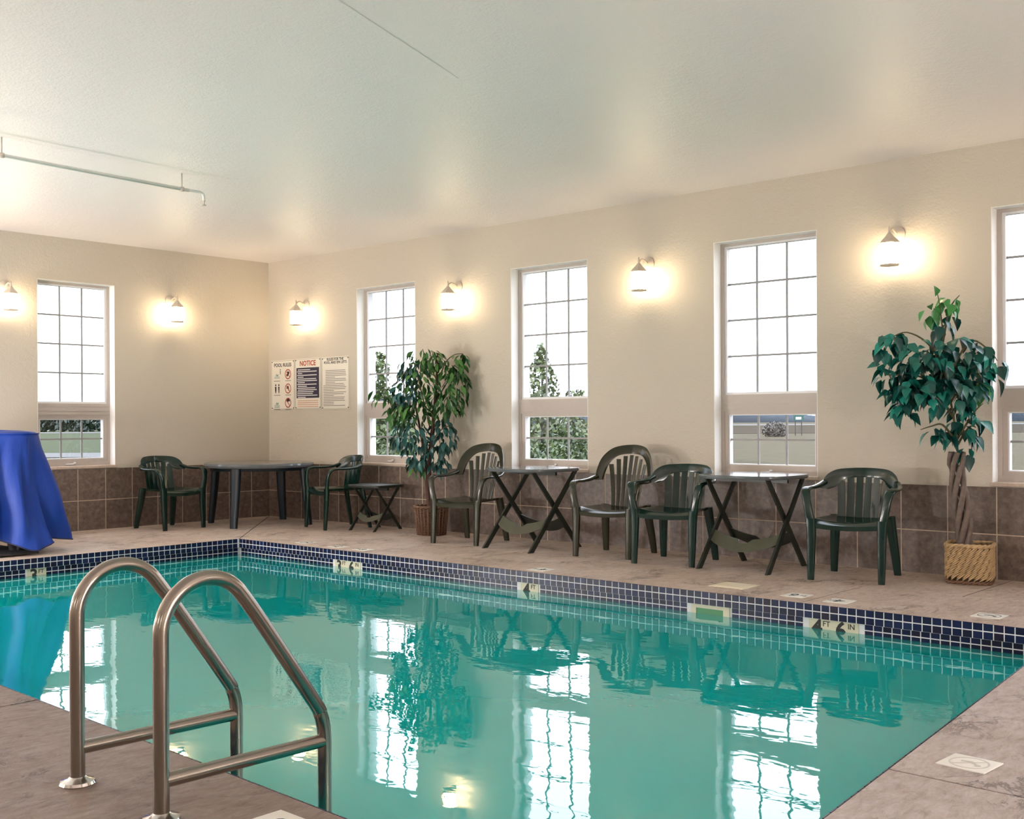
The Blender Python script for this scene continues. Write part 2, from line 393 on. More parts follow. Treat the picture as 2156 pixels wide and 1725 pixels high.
b = MB(); b.box(-WT, LX + WT, LY - WT, LY, -.05, H + .1); tag(b.build('wall_near', 'wall'), 'plain cream wall along the near deck', 'wall', kind='structure')
b = MB(); b.box(LX, LX + WT, LY - WT, WT, -.05, H + .1); tag(b.build('wall_far_end', 'wall'), 'plain cream wall beyond the wide deck', 'wall', kind='structure')
b = MB(); b.box(-WT, LX + WT, LY - WT, WT, H, H + .12); ceil = tag(b.build('ceiling', 'ceiling'), 'white stippled flat ceiling', 'ceiling', kind='structure')
b = MB(); b.tube([(7.10, -9.5, H - .001), (7.005, -4.664, H - .001), (6.60, -3.5, H - .001)], .006, .0018, seg=6); b.build('seam_strip', 'ceiling', ceil)

# wainscot tiles ---------------------------------------------------------------
ZM, ZTOP, G = .305, .628, .007
def wainscot(wall, cuts, xf, name_len):
    inv = wall.matrix_world.inverted()
    gb = MB(); gb.box(cuts[0], cuts[-1], -.0088, .001, 0, ZTOP); gb.build('grout_bed', 'grout', wall, xf=inv @ xf)
    cache = {}
    for i in range(len(cuts) - 1):
        for z0, z1 in ((0., ZM), (ZM, ZTOP)):
            wd = cuts[i + 1] - cuts[i]; key = (round(wd, 4), z0)
            if key not in cache:
                t = MB(); t.cbox(G / 2, wd - G / 2, -.010, 0, (z0 + G / 2 if z0 else .001) - z0, z1 - z0 - (G / 2 if z1 < ZTOP else 0), .0015)
                o = t.build('tile', 'wtile', wall); cache[key] = o.data
            else: o = obj('tile', cache[key], wall)
            o.matrix_local = inv @ xf @ Matrix.Translation((cuts[i], 0, z0))
PR = .3327; cr = [0.] + [7.2721 + k * PR for k in range(-21, 19)] + [LX]
wainscot(wall_r, cr, XR, LX)
PL = .2994; cl = [0.] + [.2569 + k * PL for k in range(0, 33)]
cl = [c for c in cl if c < -LY] + [-LY]
ys = sorted(-c for c in cl)
wainscot(wall_l, [y - (LY - WT) for y in ys], XL, 0)

# windows -----------------------------------------------------------------------
GY = .135
def rect_frame(b, x0, x1, z0, z1, wl, wr, wb, wt, y0, y1):
    b.box(x0, x0 + wl, y0, y1, z0, z1); b.box(x1 - wr, x1, y0, y1, z0, z1)
    b.box(x0 + wl, x1 - wr, y0, y1, z0, z0 + wb); b.box(x0 + wl, x1 - wr, y0, y1, z1 - wt, z1)
def window(idx, wd, xf, label):
    root = empty('window_%d' % idx, (0, 0, 0)); root.matrix_world = xf; tag(root, label, 'window', kind='structure')
    b = MB(); rv = .012                                              # painted reveal lining
    b.box(0, rv * .3, 0, WT, ZB, ZT); b.box(wd - rv * .3, wd, 0, WT, ZB, ZT); b.box(0, wd, 0, WT, ZT - rv * .3, ZT); b.build('reveal', 'reveal', root)
    b = MB(); b.cbox(-.012, wd + .012, -.018, WT, ZB - .022, ZB + .006, .004); b.build('sill', 'sill', root)
    b = MB(); rect_frame(b, .004, wd - .004, ZB + .006, ZT - .004, .030, .030, .040, .022, .10, .19)
    b.box(.034, wd - .034, .10, .19, 1.165, 1.300); b.build('frame', 'vinyl', root)
    b = MB(); b.box(.034, wd - .034, .094, .10, 1.222, 1.232); b.box(.034, wd - .034, .092, .10, 1.185, 1.200); b.box(.034, wd - .034, .096, .10, 1.268, 1.276); b.build('mullion_trim', 'vinyl', root)
    ux0, ux1, uz0, uz1 = .034, wd - .034, 1.300, ZT - .026
    lx0, lx1, lz0, lz1 = .034, wd - .034, ZB + .046, 1.165
    b = MB(); rect_frame(b, ux0, ux1, uz0, uz1, .022, .022, .020, .016, .112, .165); b.build('upper_sash', 'white_vinyl', root)
    b = MB(); rect_frame(b, lx0, lx1, lz0, lz1, .034, .034, .030, .026, .106, .17); b.build('lower_sash', 'vinyl', root)
    b = MB(); rect_frame(b, lx0 + .034, lx1 - .034, lz0 + .03, lz1 - .026, .009, .009, .009, .007, .112, .16); b.build('glazing_bead', 'white_vinyl', root)
    def lites(x0, x1, z0, z1, nx, nz, mw):
        xs = [x0 + (x1 - x0) * i / nx for i in range(nx + 1)]; zs = [z0 + (z1 - z0) * i / nz for i in range(nz + 1)]
        for x in xs[1:-1]: MB().box(x - mw, x + mw, GY - .006, GY + .006, z0, z1).build('muntin', 'muntin', root)
        for z in zs[1:-1]: MB().box(x0, x1, GY - .005, GY + .005, z - mw, z + mw).build('muntin', 'muntin', root)
        me = None
        for i in range(nx):
            for j in range(nz):
                t = Matrix.Translation((xs[i], 0, zs[j]))
                if me is None:
                    o = MB().box(0, xs[1] - xs[0], GY - .002, GY + .002, 0, zs[1] - zs[0]).build('pane', 'glass', root, xf=t); me = o.data
                else: obj('pane', me, root, t)
    lites(ux0 + .022, ux1 - .022, uz0 + .02, uz1 - .016, 3, 4, .0078)
    lites(lx0 + .043, lx1 - .043, lz0 + .039, lz1 - .033, 3, 2, .0080)
    b = MB(); cx = wd * .46
    b.tube([(cx - .045, .096, ZB + .022), (cx + .03, .090, ZB + .024), (cx + .045, .088, ZB + .036)], [.010, .010, .006], .008, seg=8); b.lathe([(.012, 0), (.012, .012), (.006, .016)], 10, (cx + .045, .088, ZB + .028)); b.build('crank', 'white_vinyl', root, True)
    return root
wl = ['tall gridded window behind the ficus with round wicker basket', 'tall gridded window behind the folding table next to the olive chairs',
      'tall gridded window above the folding table with a green road sign outside', 'tall gridded window right beside the braided-trunk tree', 'tall gridded window beyond the braided-trunk tree, past its neighbour']
for i, (a, c) in enumerate(WIN_R): window(i + 1, c - a, Matrix.Translation((a, 0, 0)), wl[i])
window(6, WIN_L[0][1] - WIN_L[0][0], Matrix.Translation((0, WIN_L[0][0], 0)) @ Matrix.Rotation(PI / 2, 4, 'Z'), 'tall gridded window in the short wall above the blue cover')

# ------------------------------------------------------------------ pool, deck
Q = [(1.94, -1.745), (9.19, -1.745), (9.56, -5.90), (1.94, -5.70)]     # deck edge of the pool
def near_y(x): return -5.70 - (x - 1.94) / (9.56 - 1.94) * .20
def right_x(y): return 9.19 + (-1.745 - y) / 4.155 * .37
fl = MB()
O = [(0, 0), (LX, 0), (LX, LY), (0, LY)]
qo = inset(Q, -.004)
for i in range(4):
    a, c, d, e = O[i], O[(i + 1) % 4], qo[(i + 1) % 4], qo[i]
    fl.add([(a[0], a[1], -.0025), (c[0], c[1], -.0025), (d[0], d[1], -.0025), (e[0], e[1], -.0025), (a[0], a[1], -.06), (c[0], c[1], -.06), (d[0], d[1], -.06), (e[0], e[1], -.06)],
           [(3, 2, 1, 0), (4, 5, 6, 7), (2, 3, 7, 6), (0, 1, 5, 4)])
floor = tag(fl.build('floor', 'joint'), 'brown stamped concrete deck around the pool', 'floor', kind='structure')
def slab(poly, mat='deck'):
    MB().prism(inset(poly, .005), -.003, 0., .0015).build('slab', mat, floor)
D = lambda y: (1.94 * (-y) / 1.745, y)          # diagonal corner joint
YJ = -.89
xo = [D(YJ)[0]]
for ax, nx in ((None, 2.65), (2.65, 5.47), (5.47, 8.36), (8.36, 11.2), (11.2, LX)):
    slab([(0, 0), (nx, 0), (nx, YJ), D(YJ)] if ax is None else [(ax, 0), (nx, 0), (nx, YJ), (ax, YJ)])
for ax, nx in ((None, 4.72), (4.72, 7.71), (7.71, None), ):
    if ax is None: slab([D(YJ), (nx, YJ), (nx, Q[0][1]), Q[0]])
    elif nx is None: slab([(ax, YJ), (10.9, YJ), (10.9, -1.745), (9.19, -1.745), (ax, -1.745)])
    else: slab([(ax, YJ), (nx, YJ), (nx, -1.745), (ax, -1.745)])
slab([(10.9, YJ), (LX, YJ), (LX, -1.745), (10.9, -1.745)])
slab([(0, 0), Q[0], (1.94, -2.22), (0, -2.22)])
slab([(0, -2.22), (1.94, -2.22), (1.94, -4.30), (0, -4.30)])
slab([(0, -4.30), (1.94, -4.30), (1.94, -5.70), (0, -5.70)])
for y0, y1 in ((-1.745, -4.478), (-4.478, -5.90)):
    e0 = (right_x(y0), y0); e1 = (right_x(y1), y1)
    slab([e0, (11.4, y0), (11.4, y1), e1], 'deck_grey'); slab([(11.4, y0), (LX, y0), (LX, y1), (11.4, y1)], 'deck_grey')
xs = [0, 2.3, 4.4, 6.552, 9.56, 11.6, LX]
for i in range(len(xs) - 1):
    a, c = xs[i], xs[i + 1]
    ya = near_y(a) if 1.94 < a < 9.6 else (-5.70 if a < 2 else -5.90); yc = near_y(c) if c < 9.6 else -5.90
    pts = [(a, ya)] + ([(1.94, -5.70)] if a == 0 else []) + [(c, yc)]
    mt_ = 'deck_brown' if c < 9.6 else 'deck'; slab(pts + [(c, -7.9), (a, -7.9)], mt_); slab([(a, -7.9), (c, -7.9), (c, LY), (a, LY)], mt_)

# pool basin: proud upper mosaic band, recessed lower band, plaster below
WZ = -.148
REC = .040
pool = empty('pool_basin', (5.5, -3.8, -1.4), 0, 'sunken pool shell lined with a navy mosaic tile band', 'pool', kind='structure')
pinv = Matrix.Translation((-5.5, 3.8, 1.4))
Qr = inset(Q, -REC)
def ring(b, P, z0, z1, thick):
    Po = inset(P, -thick)
    for i in range(4):
        a, c = P[i], P[(i + 1) % 4]; d, e = Po[(i + 1) % 4], Po[i]
        b.add([(*a, z0), (*c, z0), (*d, z0), (*e, z0), (*a, z1), (*c, z1), (*d, z1), (*e, z1)], [(0, 1, 2, 3), (7, 6, 5, 4), (0, 4, 5, 1), (2, 6, 7, 3)])
b = MB(); ring(b, inset(Q, -.0005), -.084, -.003, .10); b.build('upper_grout_band', 'mgrout', pool, xf=pinv)
b = MB(); ring(b, inset(Qr, -.0005), -.245, -.084, .10); b.build('lower_grout_band', 'mgrout', pool, xf=pinv)
b = MB(); ring(b, Qr, -1.45, -.245, .12)
b.add([(*p, -1.4) for p in Qr], [(3, 2, 1, 0)]); b.build('basin_plaster', 'plaster', pool, xf=pinv)
TP = .0547; TW = .0487
rowsA = [(-.0415 + .003, -.0005, 0.), (-.083, -.0415 - .003, 0.)]
rowsB = [(-.1245 + .003, -.079, REC), (-.179 + .003, -.1245 - .003, REC), (-.2335 + .003, -.179 - .003, REC)]
cand = []
skip_far = [(7.752, 8.063), (6.929, 7.21), (5.453, 5.623), (3.313, 3.652)]
skip_left = [(-3.75, -3.585)]
edges = [(Q[0], Q[1], 'far'), (Q[3], Q[0], 'left'), (Q[1], Q[2], 'right'), (Q[2], Q[3], 'near')]
tile_meshes = {}
tiles = []
for (p0, p1, nm) in edges:
    a, c = Vector(p0), Vector(p1); L = (c - a).length; dr = (c - a) / L
    nrm = Vector((-dr.y, dr.x))                                       # outward from the water (left of travel on clockwise ring)
    if nrm.dot((a + c) / 2 - Vector((5.7, -3.8))) < 0: nrm = -nrm
    for rows, ph in ((rowsA, .0), (rowsB, .026)):
        ext = REC if rows is rowsB else 0
        k0 = -1 if ext else 0
        n = int((L + 2 * ext) / TP)
        for k in range(n):
            s0 = -ext + .003 + ph * 0.6 + k * TP
            if s0 + TW > L + ext: continue
            for ri, (z0, z1, rec) in enumerate(rows):
                if rows is rowsB:
                    q = a + dr * (s0 + TW / 2)
                    if nm == 'far' and any(x0 - .02 < q.x < x1 + .02 for x0, x1 in skip_far) and (ri < 2): continue
                    if nm == 'left' and any(y0 - .02 < q.y < y1 + .02 for y0, y1 in skip_left) and (ri < 2): continue
                org = a + dr * s0 + nrm * rec
                tiles.append((org, dr, nrm, z0, z1, nm, (org - Vector((CAM.x, CAM.y))).length))
def tile_xf(org, dr, nrm, z0):
    mm = Matrix(((dr.x, nrm.x, 0, org.x), (dr.y, nrm.y, 0, org.y), (0, 0, 1, z0), (0, 0, 0, 1))); return mm
vis = sorted([t for t in tiles if t[5] == 'far' and t[4] > -.15], key=lambda t: t[6])[:300]
vid = set(id(t) for t in vis)
rest = MB()
for t in tiles:
    org, dr, nrm, z0, z1, nm, dd = t; h = z1 - z0; mm = tile_xf(org, dr, nrm, z0)
    if id(t) in vid:
        key = round(h, 4)
        if key not in tile_meshes:
            o = MB().cbox(0, TW, -.0012, .004, 0, h, .0008).build('mosaic_tile', 'mosaic', pool); tile_meshes[key] = o.data
        else: o = obj('mosaic_tile', tile_meshes[key], pool)
        o.matrix_local = pinv @ mm
    else:
        k = MB().cbox(0, TW, -.0012, .004, 0, h, .0008); rest.add([mm @ Vector(v) for v in k.v], k.f)
tag(rest.build('mosaic_band', 'mosaic', pool, xf=pinv), kind='stuff')
# steps under water at the far right corner
b = MB(); b.box(8.2, 9.2, -5.3, -4.2, -1.4, -1.0); b.build('pool_step', 'plaster', pool, xf=pinv)
# depth markers and skimmer mouth in the tile band
def marker(x0, x1, txt, parent=pool):
    b = MB(); b.cbox(0, x1 - x0, -.005, .004, -.118, 0, .0015); o = b.build('depth_marker', 'ceramic_beige', parent, xf=pinv @ Matrix.Translation((x0, -1.745 + REC, -.086)))
    wd = x1 - x0
    for s, cx, sz, mt in txt:
        text_mesh('lettering', s, sz, mt, o, Matrix.Translation((cx * wd, -.0055, -.030 if sz < .05 else -.060)) @ Matrix.Rotation(PI / 2, 4, 'X'), bold=.004 if sz > .05 else .0004)
    return o
marker(7.752, 8.063, [('4', .17, .135, 'ink'), ('FT', .36, .044, 'ink'), ('6', .65, .135, 'ink'), ('IN', .86, .044, 'ink')])
marker(5.453, 5.623, [('4', .34, .135, 'ink'), ('FT', .72, .044, 'ink')])
marker(3.313, 3.652, [('3', .17, .135, 'ink'), ('FT', .36, .044, 'ink'), ('6', .65, .135, 'ink'), ('IN', .86, .044, 'ink')])
b = MB(); b.cbox(0, .16, -.005, .004, -.118, 0, .0015)
o = b.build('depth_marker', 'ceramic_beige', pool, xf=pinv @ Matrix.Translation((1.94 - REC, -3.745, -.086)) @ Matrix.Rotation(PI / 2, 4, 'Z'))
for s, cx, sz in (('3', .055, .135), ('FT', .115, .044)):
    text_mesh('lettering', s, sz, 'ink', o, Matrix.Translation((cx, -.0055, -.030 if sz < .05 else -.060)) @ Matrix.Rotation(PI / 2, 4, 'X'), bold=.004 if sz > .05 else .0004)
b = MB(); sx0, sx1 = 6.929, 7.21; y = -1.745 + REC
b.box(sx0, sx1, y - .008, y + .004, -.112, -.084); b.box(sx0, sx0 + .035, y - .008, y + .004, -.20, -.112); b.box(sx1 - .045, sx1, y - .008, y + .004, -.20, -.112)
b.build('skimmer_faceplate', 'ceramic_beige', pool, xf=pinv)
b = MB(); b.box(sx0 + .035, sx1 - .045, y - .003, y + .001, -.20, -.112); b.build('skimmer_flap', 'skimmer_green', pool, xf=pinv)
# water
b = MB(); qw = inset(Q, -REC + .003); nx, ny = 24, 14; g = []
for i in range(nx + 1):
    for j in range(ny + 1):
        u, v = i / nx, j / ny
        p = (Vector(qw[0]) * (1 - u) + Vector(qw[1]) * u) * (1 - v) + (Vector(qw[3]) * (1 - u) + Vector(qw[2]) * u) * v; g.append((p.x, p.y, WZ))
b.add(g, [(i * (ny + 1) + j, i * (ny + 1) + j + 1, (i + 1) * (ny + 1) + j + 1, (i + 1) * (ny + 1) + j) for i in range(nx) for j in range(ny)])
tag(b.build('pool_water', 'water', None, True), 'calm teal swimming pool water mirroring the windows', 'water', kind='stuff')

# ------------------------------------------------------------------ deck markers, lids
def deck_tile(u, v, sx, sy, label, rz=0., txt=None, ringed=False, mat='ceramic', loc=None, inkm='ink', faint=False):
    p = at_z(u, v) if loc is None else Vector(loc)
    root = empty('deck_marker', (p.x, p.y, 0), rz, label, 'marker', 'white marker tiles set in the deck')
    MB().cbox(-sx / 2, sx / 2, -sy / 2, sy / 2, -.004, .003, .001, '+z').build('tile_face', mat, root)
    if txt:
        for s, cx, sz in txt: text_mesh('lettering', s, sz, inkm, root, Matrix.Translation((cx, 0, .0034)) @ Matrix.Rotation(PI, 4, 'Z'))
    if ringed:
        b = MB(); b.tube([(math.cos(a) * sy * .40, math.sin(a) * sy * .40, .0032) for a in [2 * PI * k / 28 for k in range(28)]], .0035, .0008, seg=6, closed=True)
        b.build('ring_symbol', 'ink_faint' if faint else 'ink_grey', root)
        b = MB(); b.tube([(-sy * .28, -sy * .28, .0036), (sy * .28, sy * .28, .0036)], .0035, .0006, seg=6); b.build('slash_symbol', 'ink_faint' if faint else 'ink_grey', root)
        b = MB(); b.tube([(-sy * .2, sy * .05, .0036), (0, sy * .08, .0036), (sy * .18, -sy * .05, .0036)], [.006, .009, .004], .0006, seg=6); b.lathe([(.010, 0), (.010, .001)], 10, (sy * .22, -sy * .1, .0032)); b.build('figure_symbol', 'ink_faint' if faint else 'ink', root)
    return root
deck_tile(1678, 1254.5, .15, .15, 'white deck marker tile next to the cream skimmer lid', 0, [('6', -.02, .13), ('IN', .045, .04)])
deck_tile(1768, 1266.5, .15, .15, 'white deck marker tile past the deck joint, one further from the skimmer lid', 0, [('4', .0, .13), ('FT', -.05, .04)])
deck_tile(2083, 1297.5, .16, .15, 'white no-diving deck tile near the square corner of the pool', 0, ringed=True)
deck_tile(1140, 1200, .16, .15, 'white deck marker tile in front of the folding table by the ficus', 0, [('4', .02, .13), ('FT', -.05, .04)])
deck_tile(645, 1143, .16, .14, 'white deck marker tile below the small folding side table', 0, ringed=True)
deck_tile(713, 1152, .16, .12, 'white deck marker tile opposite the far 3 FT pool marker', 0, [('3', .0, .11), ('FT', -.055, .035)])
deck_tile(765, 1158, .16, .12, 'white deck marker tile just past the far 3 FT pool marker', 0, [('6', .0, .11), ('IN', -.055, .035)])
deck_tile(0, 0, .155, .145, 'faded white no-diving tile set in the deck along the slanted pool end', math.radians(-4), ringed=True, mat='ceramic', loc=(9.608, -4.262, 0), faint=True)
deck_tile(0, 0, .15, .15, 'white deck tile beside the stainless pool handrails', 0, [('5', .0, .12)], loc=(8.39, -6.03, 0))
p = Vector((7.06, -1.395, 0))
r = empty('skimmer_lid', p, 0, 'square cream plastic skimmer lid flush in the deck', 'lid')
MB().cbox(-.13, .13, -.115, .115, -.004, .003, .002, '+z').build('lid_frame', 'lid', r)
MB().cbox(-.105, .105, -.09, .09, .002, .0055, .002, '+z').build('lid_cover', 'lid', r)

# ------------------------------------------------------------------ pool handrails
def handrail(x, label):
    r = empty('pool_handrail', (x, -6.22, 0), 0, label, 'handrail', 'stainless handrails at the pool ladder')
    pts = [(0, .0), (0, .2), (0, .42)]
    pts += [(.145 - .145 * math.cos(a), .505 + .145 * math.sin(a)) for a in [PI * k / 12 * .80 for k in range(0, 13)]]
    # straight descent then bend to vertical
    x1, z1 = pts[-1]
    pts += [(.33, .50), (.525, .225), (.545, .19), (.558, .15), (.563, .10), (.563, 0), (.563, -.3), (.563, -.75)]
    path = [(0, a, z) for a, z in pts]
    b = MB(); b.tube(smooth_path(path, 4), .0222, seg=18, upv=(1, 0, 0)); b.build('rail_tube', 'steel', r, True, sharp=1.2)
    b = MB(); b.tube([(0, .01, .108), (0, .553, .100)], .0205, seg=16, upv=(1, 0, 0)); b.build('crossbar', 'steel', r, True, sharp=1.2)
    b = MB(); b.lathe([(.052, 0), (.054, .004), (.050, .012), (.030, .018), (.0225, .024)], 28); b.build('escutcheon', 'polished', r, True, sharp=.6)
handrail(7.66, 'brushed steel pool handrail next to the covered lift side')
handrail(8.135, 'brushed steel pool handrail beside the white deck tile')

# ------------------------------------------------------------------ wall lanterns
def make_lantern():
    r = empty('wall_lantern', (0, 0, 0))                              # origin at the wall, lantern hangs toward -y
    b = MB()
    k = MB().lathe([(.058, 0), (.058, .008), (.045, .018), (.02, .026)], 20); b.add([(v[0], -v[2], v[1]) for v in k.v], [f[::-1] for f in k.f]); b.build('backplate', 'lantern', r, True, sharp=.6)
    b = MB(); b.tube(smooth_path([(0, -.015, 0), (0, -.055, .02), (0, -.10, .03), (0, -.135, .012), (0, -.145, -.03)], 5), .008, seg=8, upv=(1, 0, 0)); b.build('arm', 'lantern', r, True)
    c = (0, -.145, 0)
    b = MB(); b.lathe([(.074, -.082), (.078, -.077), (.058, -.055), (.034, -.032), (.018, -.012), (.010, -.006)], 6, c); roof = b.build('roof', 'lantern', r)
    b = MB(); b.lathe([(.010, -.008), (.012, .0), (.006, .008), (.009, .018), (.003, .045)], 8, c); b.build('finial', 'lantern', roof, True)
    b = MB(); b.lathe([(.052, -.226), (.060, -.17), (.058, -.11), (.052, -.082)], 16, c); b.build('glass_shade', 'lamp_glass', r, True, sharp=1)
    cg = MB()
    for k in range(6):
        a = 2 * PI * (k + .5) / 6; q = lambda rr, z: (c[0] + rr * math.cos(a), c[1] + rr * math.sin(a), z)
        MB().tube([q(.067, -.080), q(.072, -.13), q(.071, -.18), q(.064, -.232)], .0032, seg=5).build('cage_bar', 'lantern', r)
    b = MB(); b.lathe([(.040, -.242), (.072, -.239), (.072, -.230), (.040, -.228)], 6, c); b.build('base_ring', 'lantern', r)
    return r
lan = make_lantern()
spots = [((.716, 0), 0, 'lit white wall lantern above the pool rule signs'), ((3.135, 0), 0, 'lit white wall lantern above the ficus in round wicker'),
         ((5.413, 0), 0, 'lit white wall lantern above the olive tall-back chair between two windows'), ((7.586, 0), 0, 'lit white wall lantern above the green chair next to the braided tree'),
         ((0, -1.292), 1, 'lit white wall lantern between the short-wall window and the corner'), ((0, -3.085), 1, 'lit white wall lantern above the blue covered pool lift'),
         ((9.79, 0), 0, 'lit white wall lantern on the long wall past the braided tree window'), ((0, -4.9), 1, 'lit white wall lantern on the short wall past the covered lift'),
         ((0, -7.2), 1, 'lit white wall lantern on the short wall towards the plain near wall')]
for i, ((x, y), rot, lb) in enumerate(spots):
    o = lan if i == 0 else copy_tree(lan)
    o.location = (x, y, 2.425); o.rotation_euler = (0, 0, PI / 2 if rot else 0)
    tag(o, lb, 'wall lamp', 'lit wall lanterns')
# fill lights shaped as globe sconces, added on walls out of view
def make_fill_globe():
    r = empty('globe_sconce', (0, 0, 0))
    k = MB().lathe([(.06, 0), (.06, .012), (.03, .03)], 18); b = MB().add([(v[0], -v[2], v[1]) for v in k.v], [f[::-1] for f in k.f]); b.build('backplate', 'white', r, True, sharp=.6)
    b = MB(); b.tube(smooth_path([(0, -.02, 0), (0, -.10, -.01), (0, -.17, .0), (0, -.19, .03)], 4), .010, seg=8, upv=(1, 0, 0)); b.build('arm', 'white', r, True)
    b = MB(); b.lathe([(.13 * math.sin(PI * k / 14) + .001, .15 - .13 * math.cos(PI * k / 14)) for k in range(15)], 24, (0, -.19, 0)); b.build('globe_shade', 'globe_glass', r, True)
    return r
gl = make_fill_globe(); first = True
for wall_, cs in (('near wall', [(x, LY, PI) for x in (2.0, 5.0, 8.0, 11.0)]), ('end wall', [(LX, y, -PI / 2) for y in (-8.6, -5.6, -2.6)]), ('short wall', [(0, y, PI / 2) for y in (-6.1, -8.5)])):
    for n_, (x, y, rz) in enumerate(cs):
        o = gl if first else copy_tree(gl); first = False
        o.location = (x, y, 1.5); o.rotation_euler = (0, 0, rz)
        tag(o, 'lit white glass globe sconce on the plain %s, %s from the corner' % (wall_, ('first', 'second', 'third', 'fourth')[n_]), 'wall lamp', 'globe sconces')
def make_fill_floor_lamp():  # low globe lights added out of view to brighten ceiling and room
    r = empty('globe_floor_lamp', (0, 0, 0))
    b = MB(); b.lathe([(.16, 0), (.16, .015), (.05, .035), (.018, .05)], 24); b.build('base', 'white', r, True, sharp=.6)
    b = MB(); b.tube([(0, 0, .04), (0, 0, .56)], .013, seg=8, upv=(1, 0, 0)); b.build('pole', 'white', r, True)
    b = MB(); b.lathe([(.15 * math.sin(PI * k / 14) + .001, 0.70 - .15 * math.cos(PI * k / 14)) for k in range(15)], 24); b.build('globe_shade', 'floor_globe_glass', r, True)
    return r
gl = make_fill_floor_lamp()
for i, (x, y, lb) in enumerate([(.9, -7.9, 'white globe floor lamp on the near deck by the short wall'), (3.4, -7.7, 'white globe floor lamp on the near deck away from the walls'), (12.9, -4.9, 'white globe floor lamp on the end deck'), (1.5, -6.0, 'white globe floor lamp beside the short wall past the covered lift')]):
    o = gl if i == 0 else copy_tree(gl)
    o.location = (x, y, 0); tag(o, lb, 'floor lamp', 'globe floor lamps')

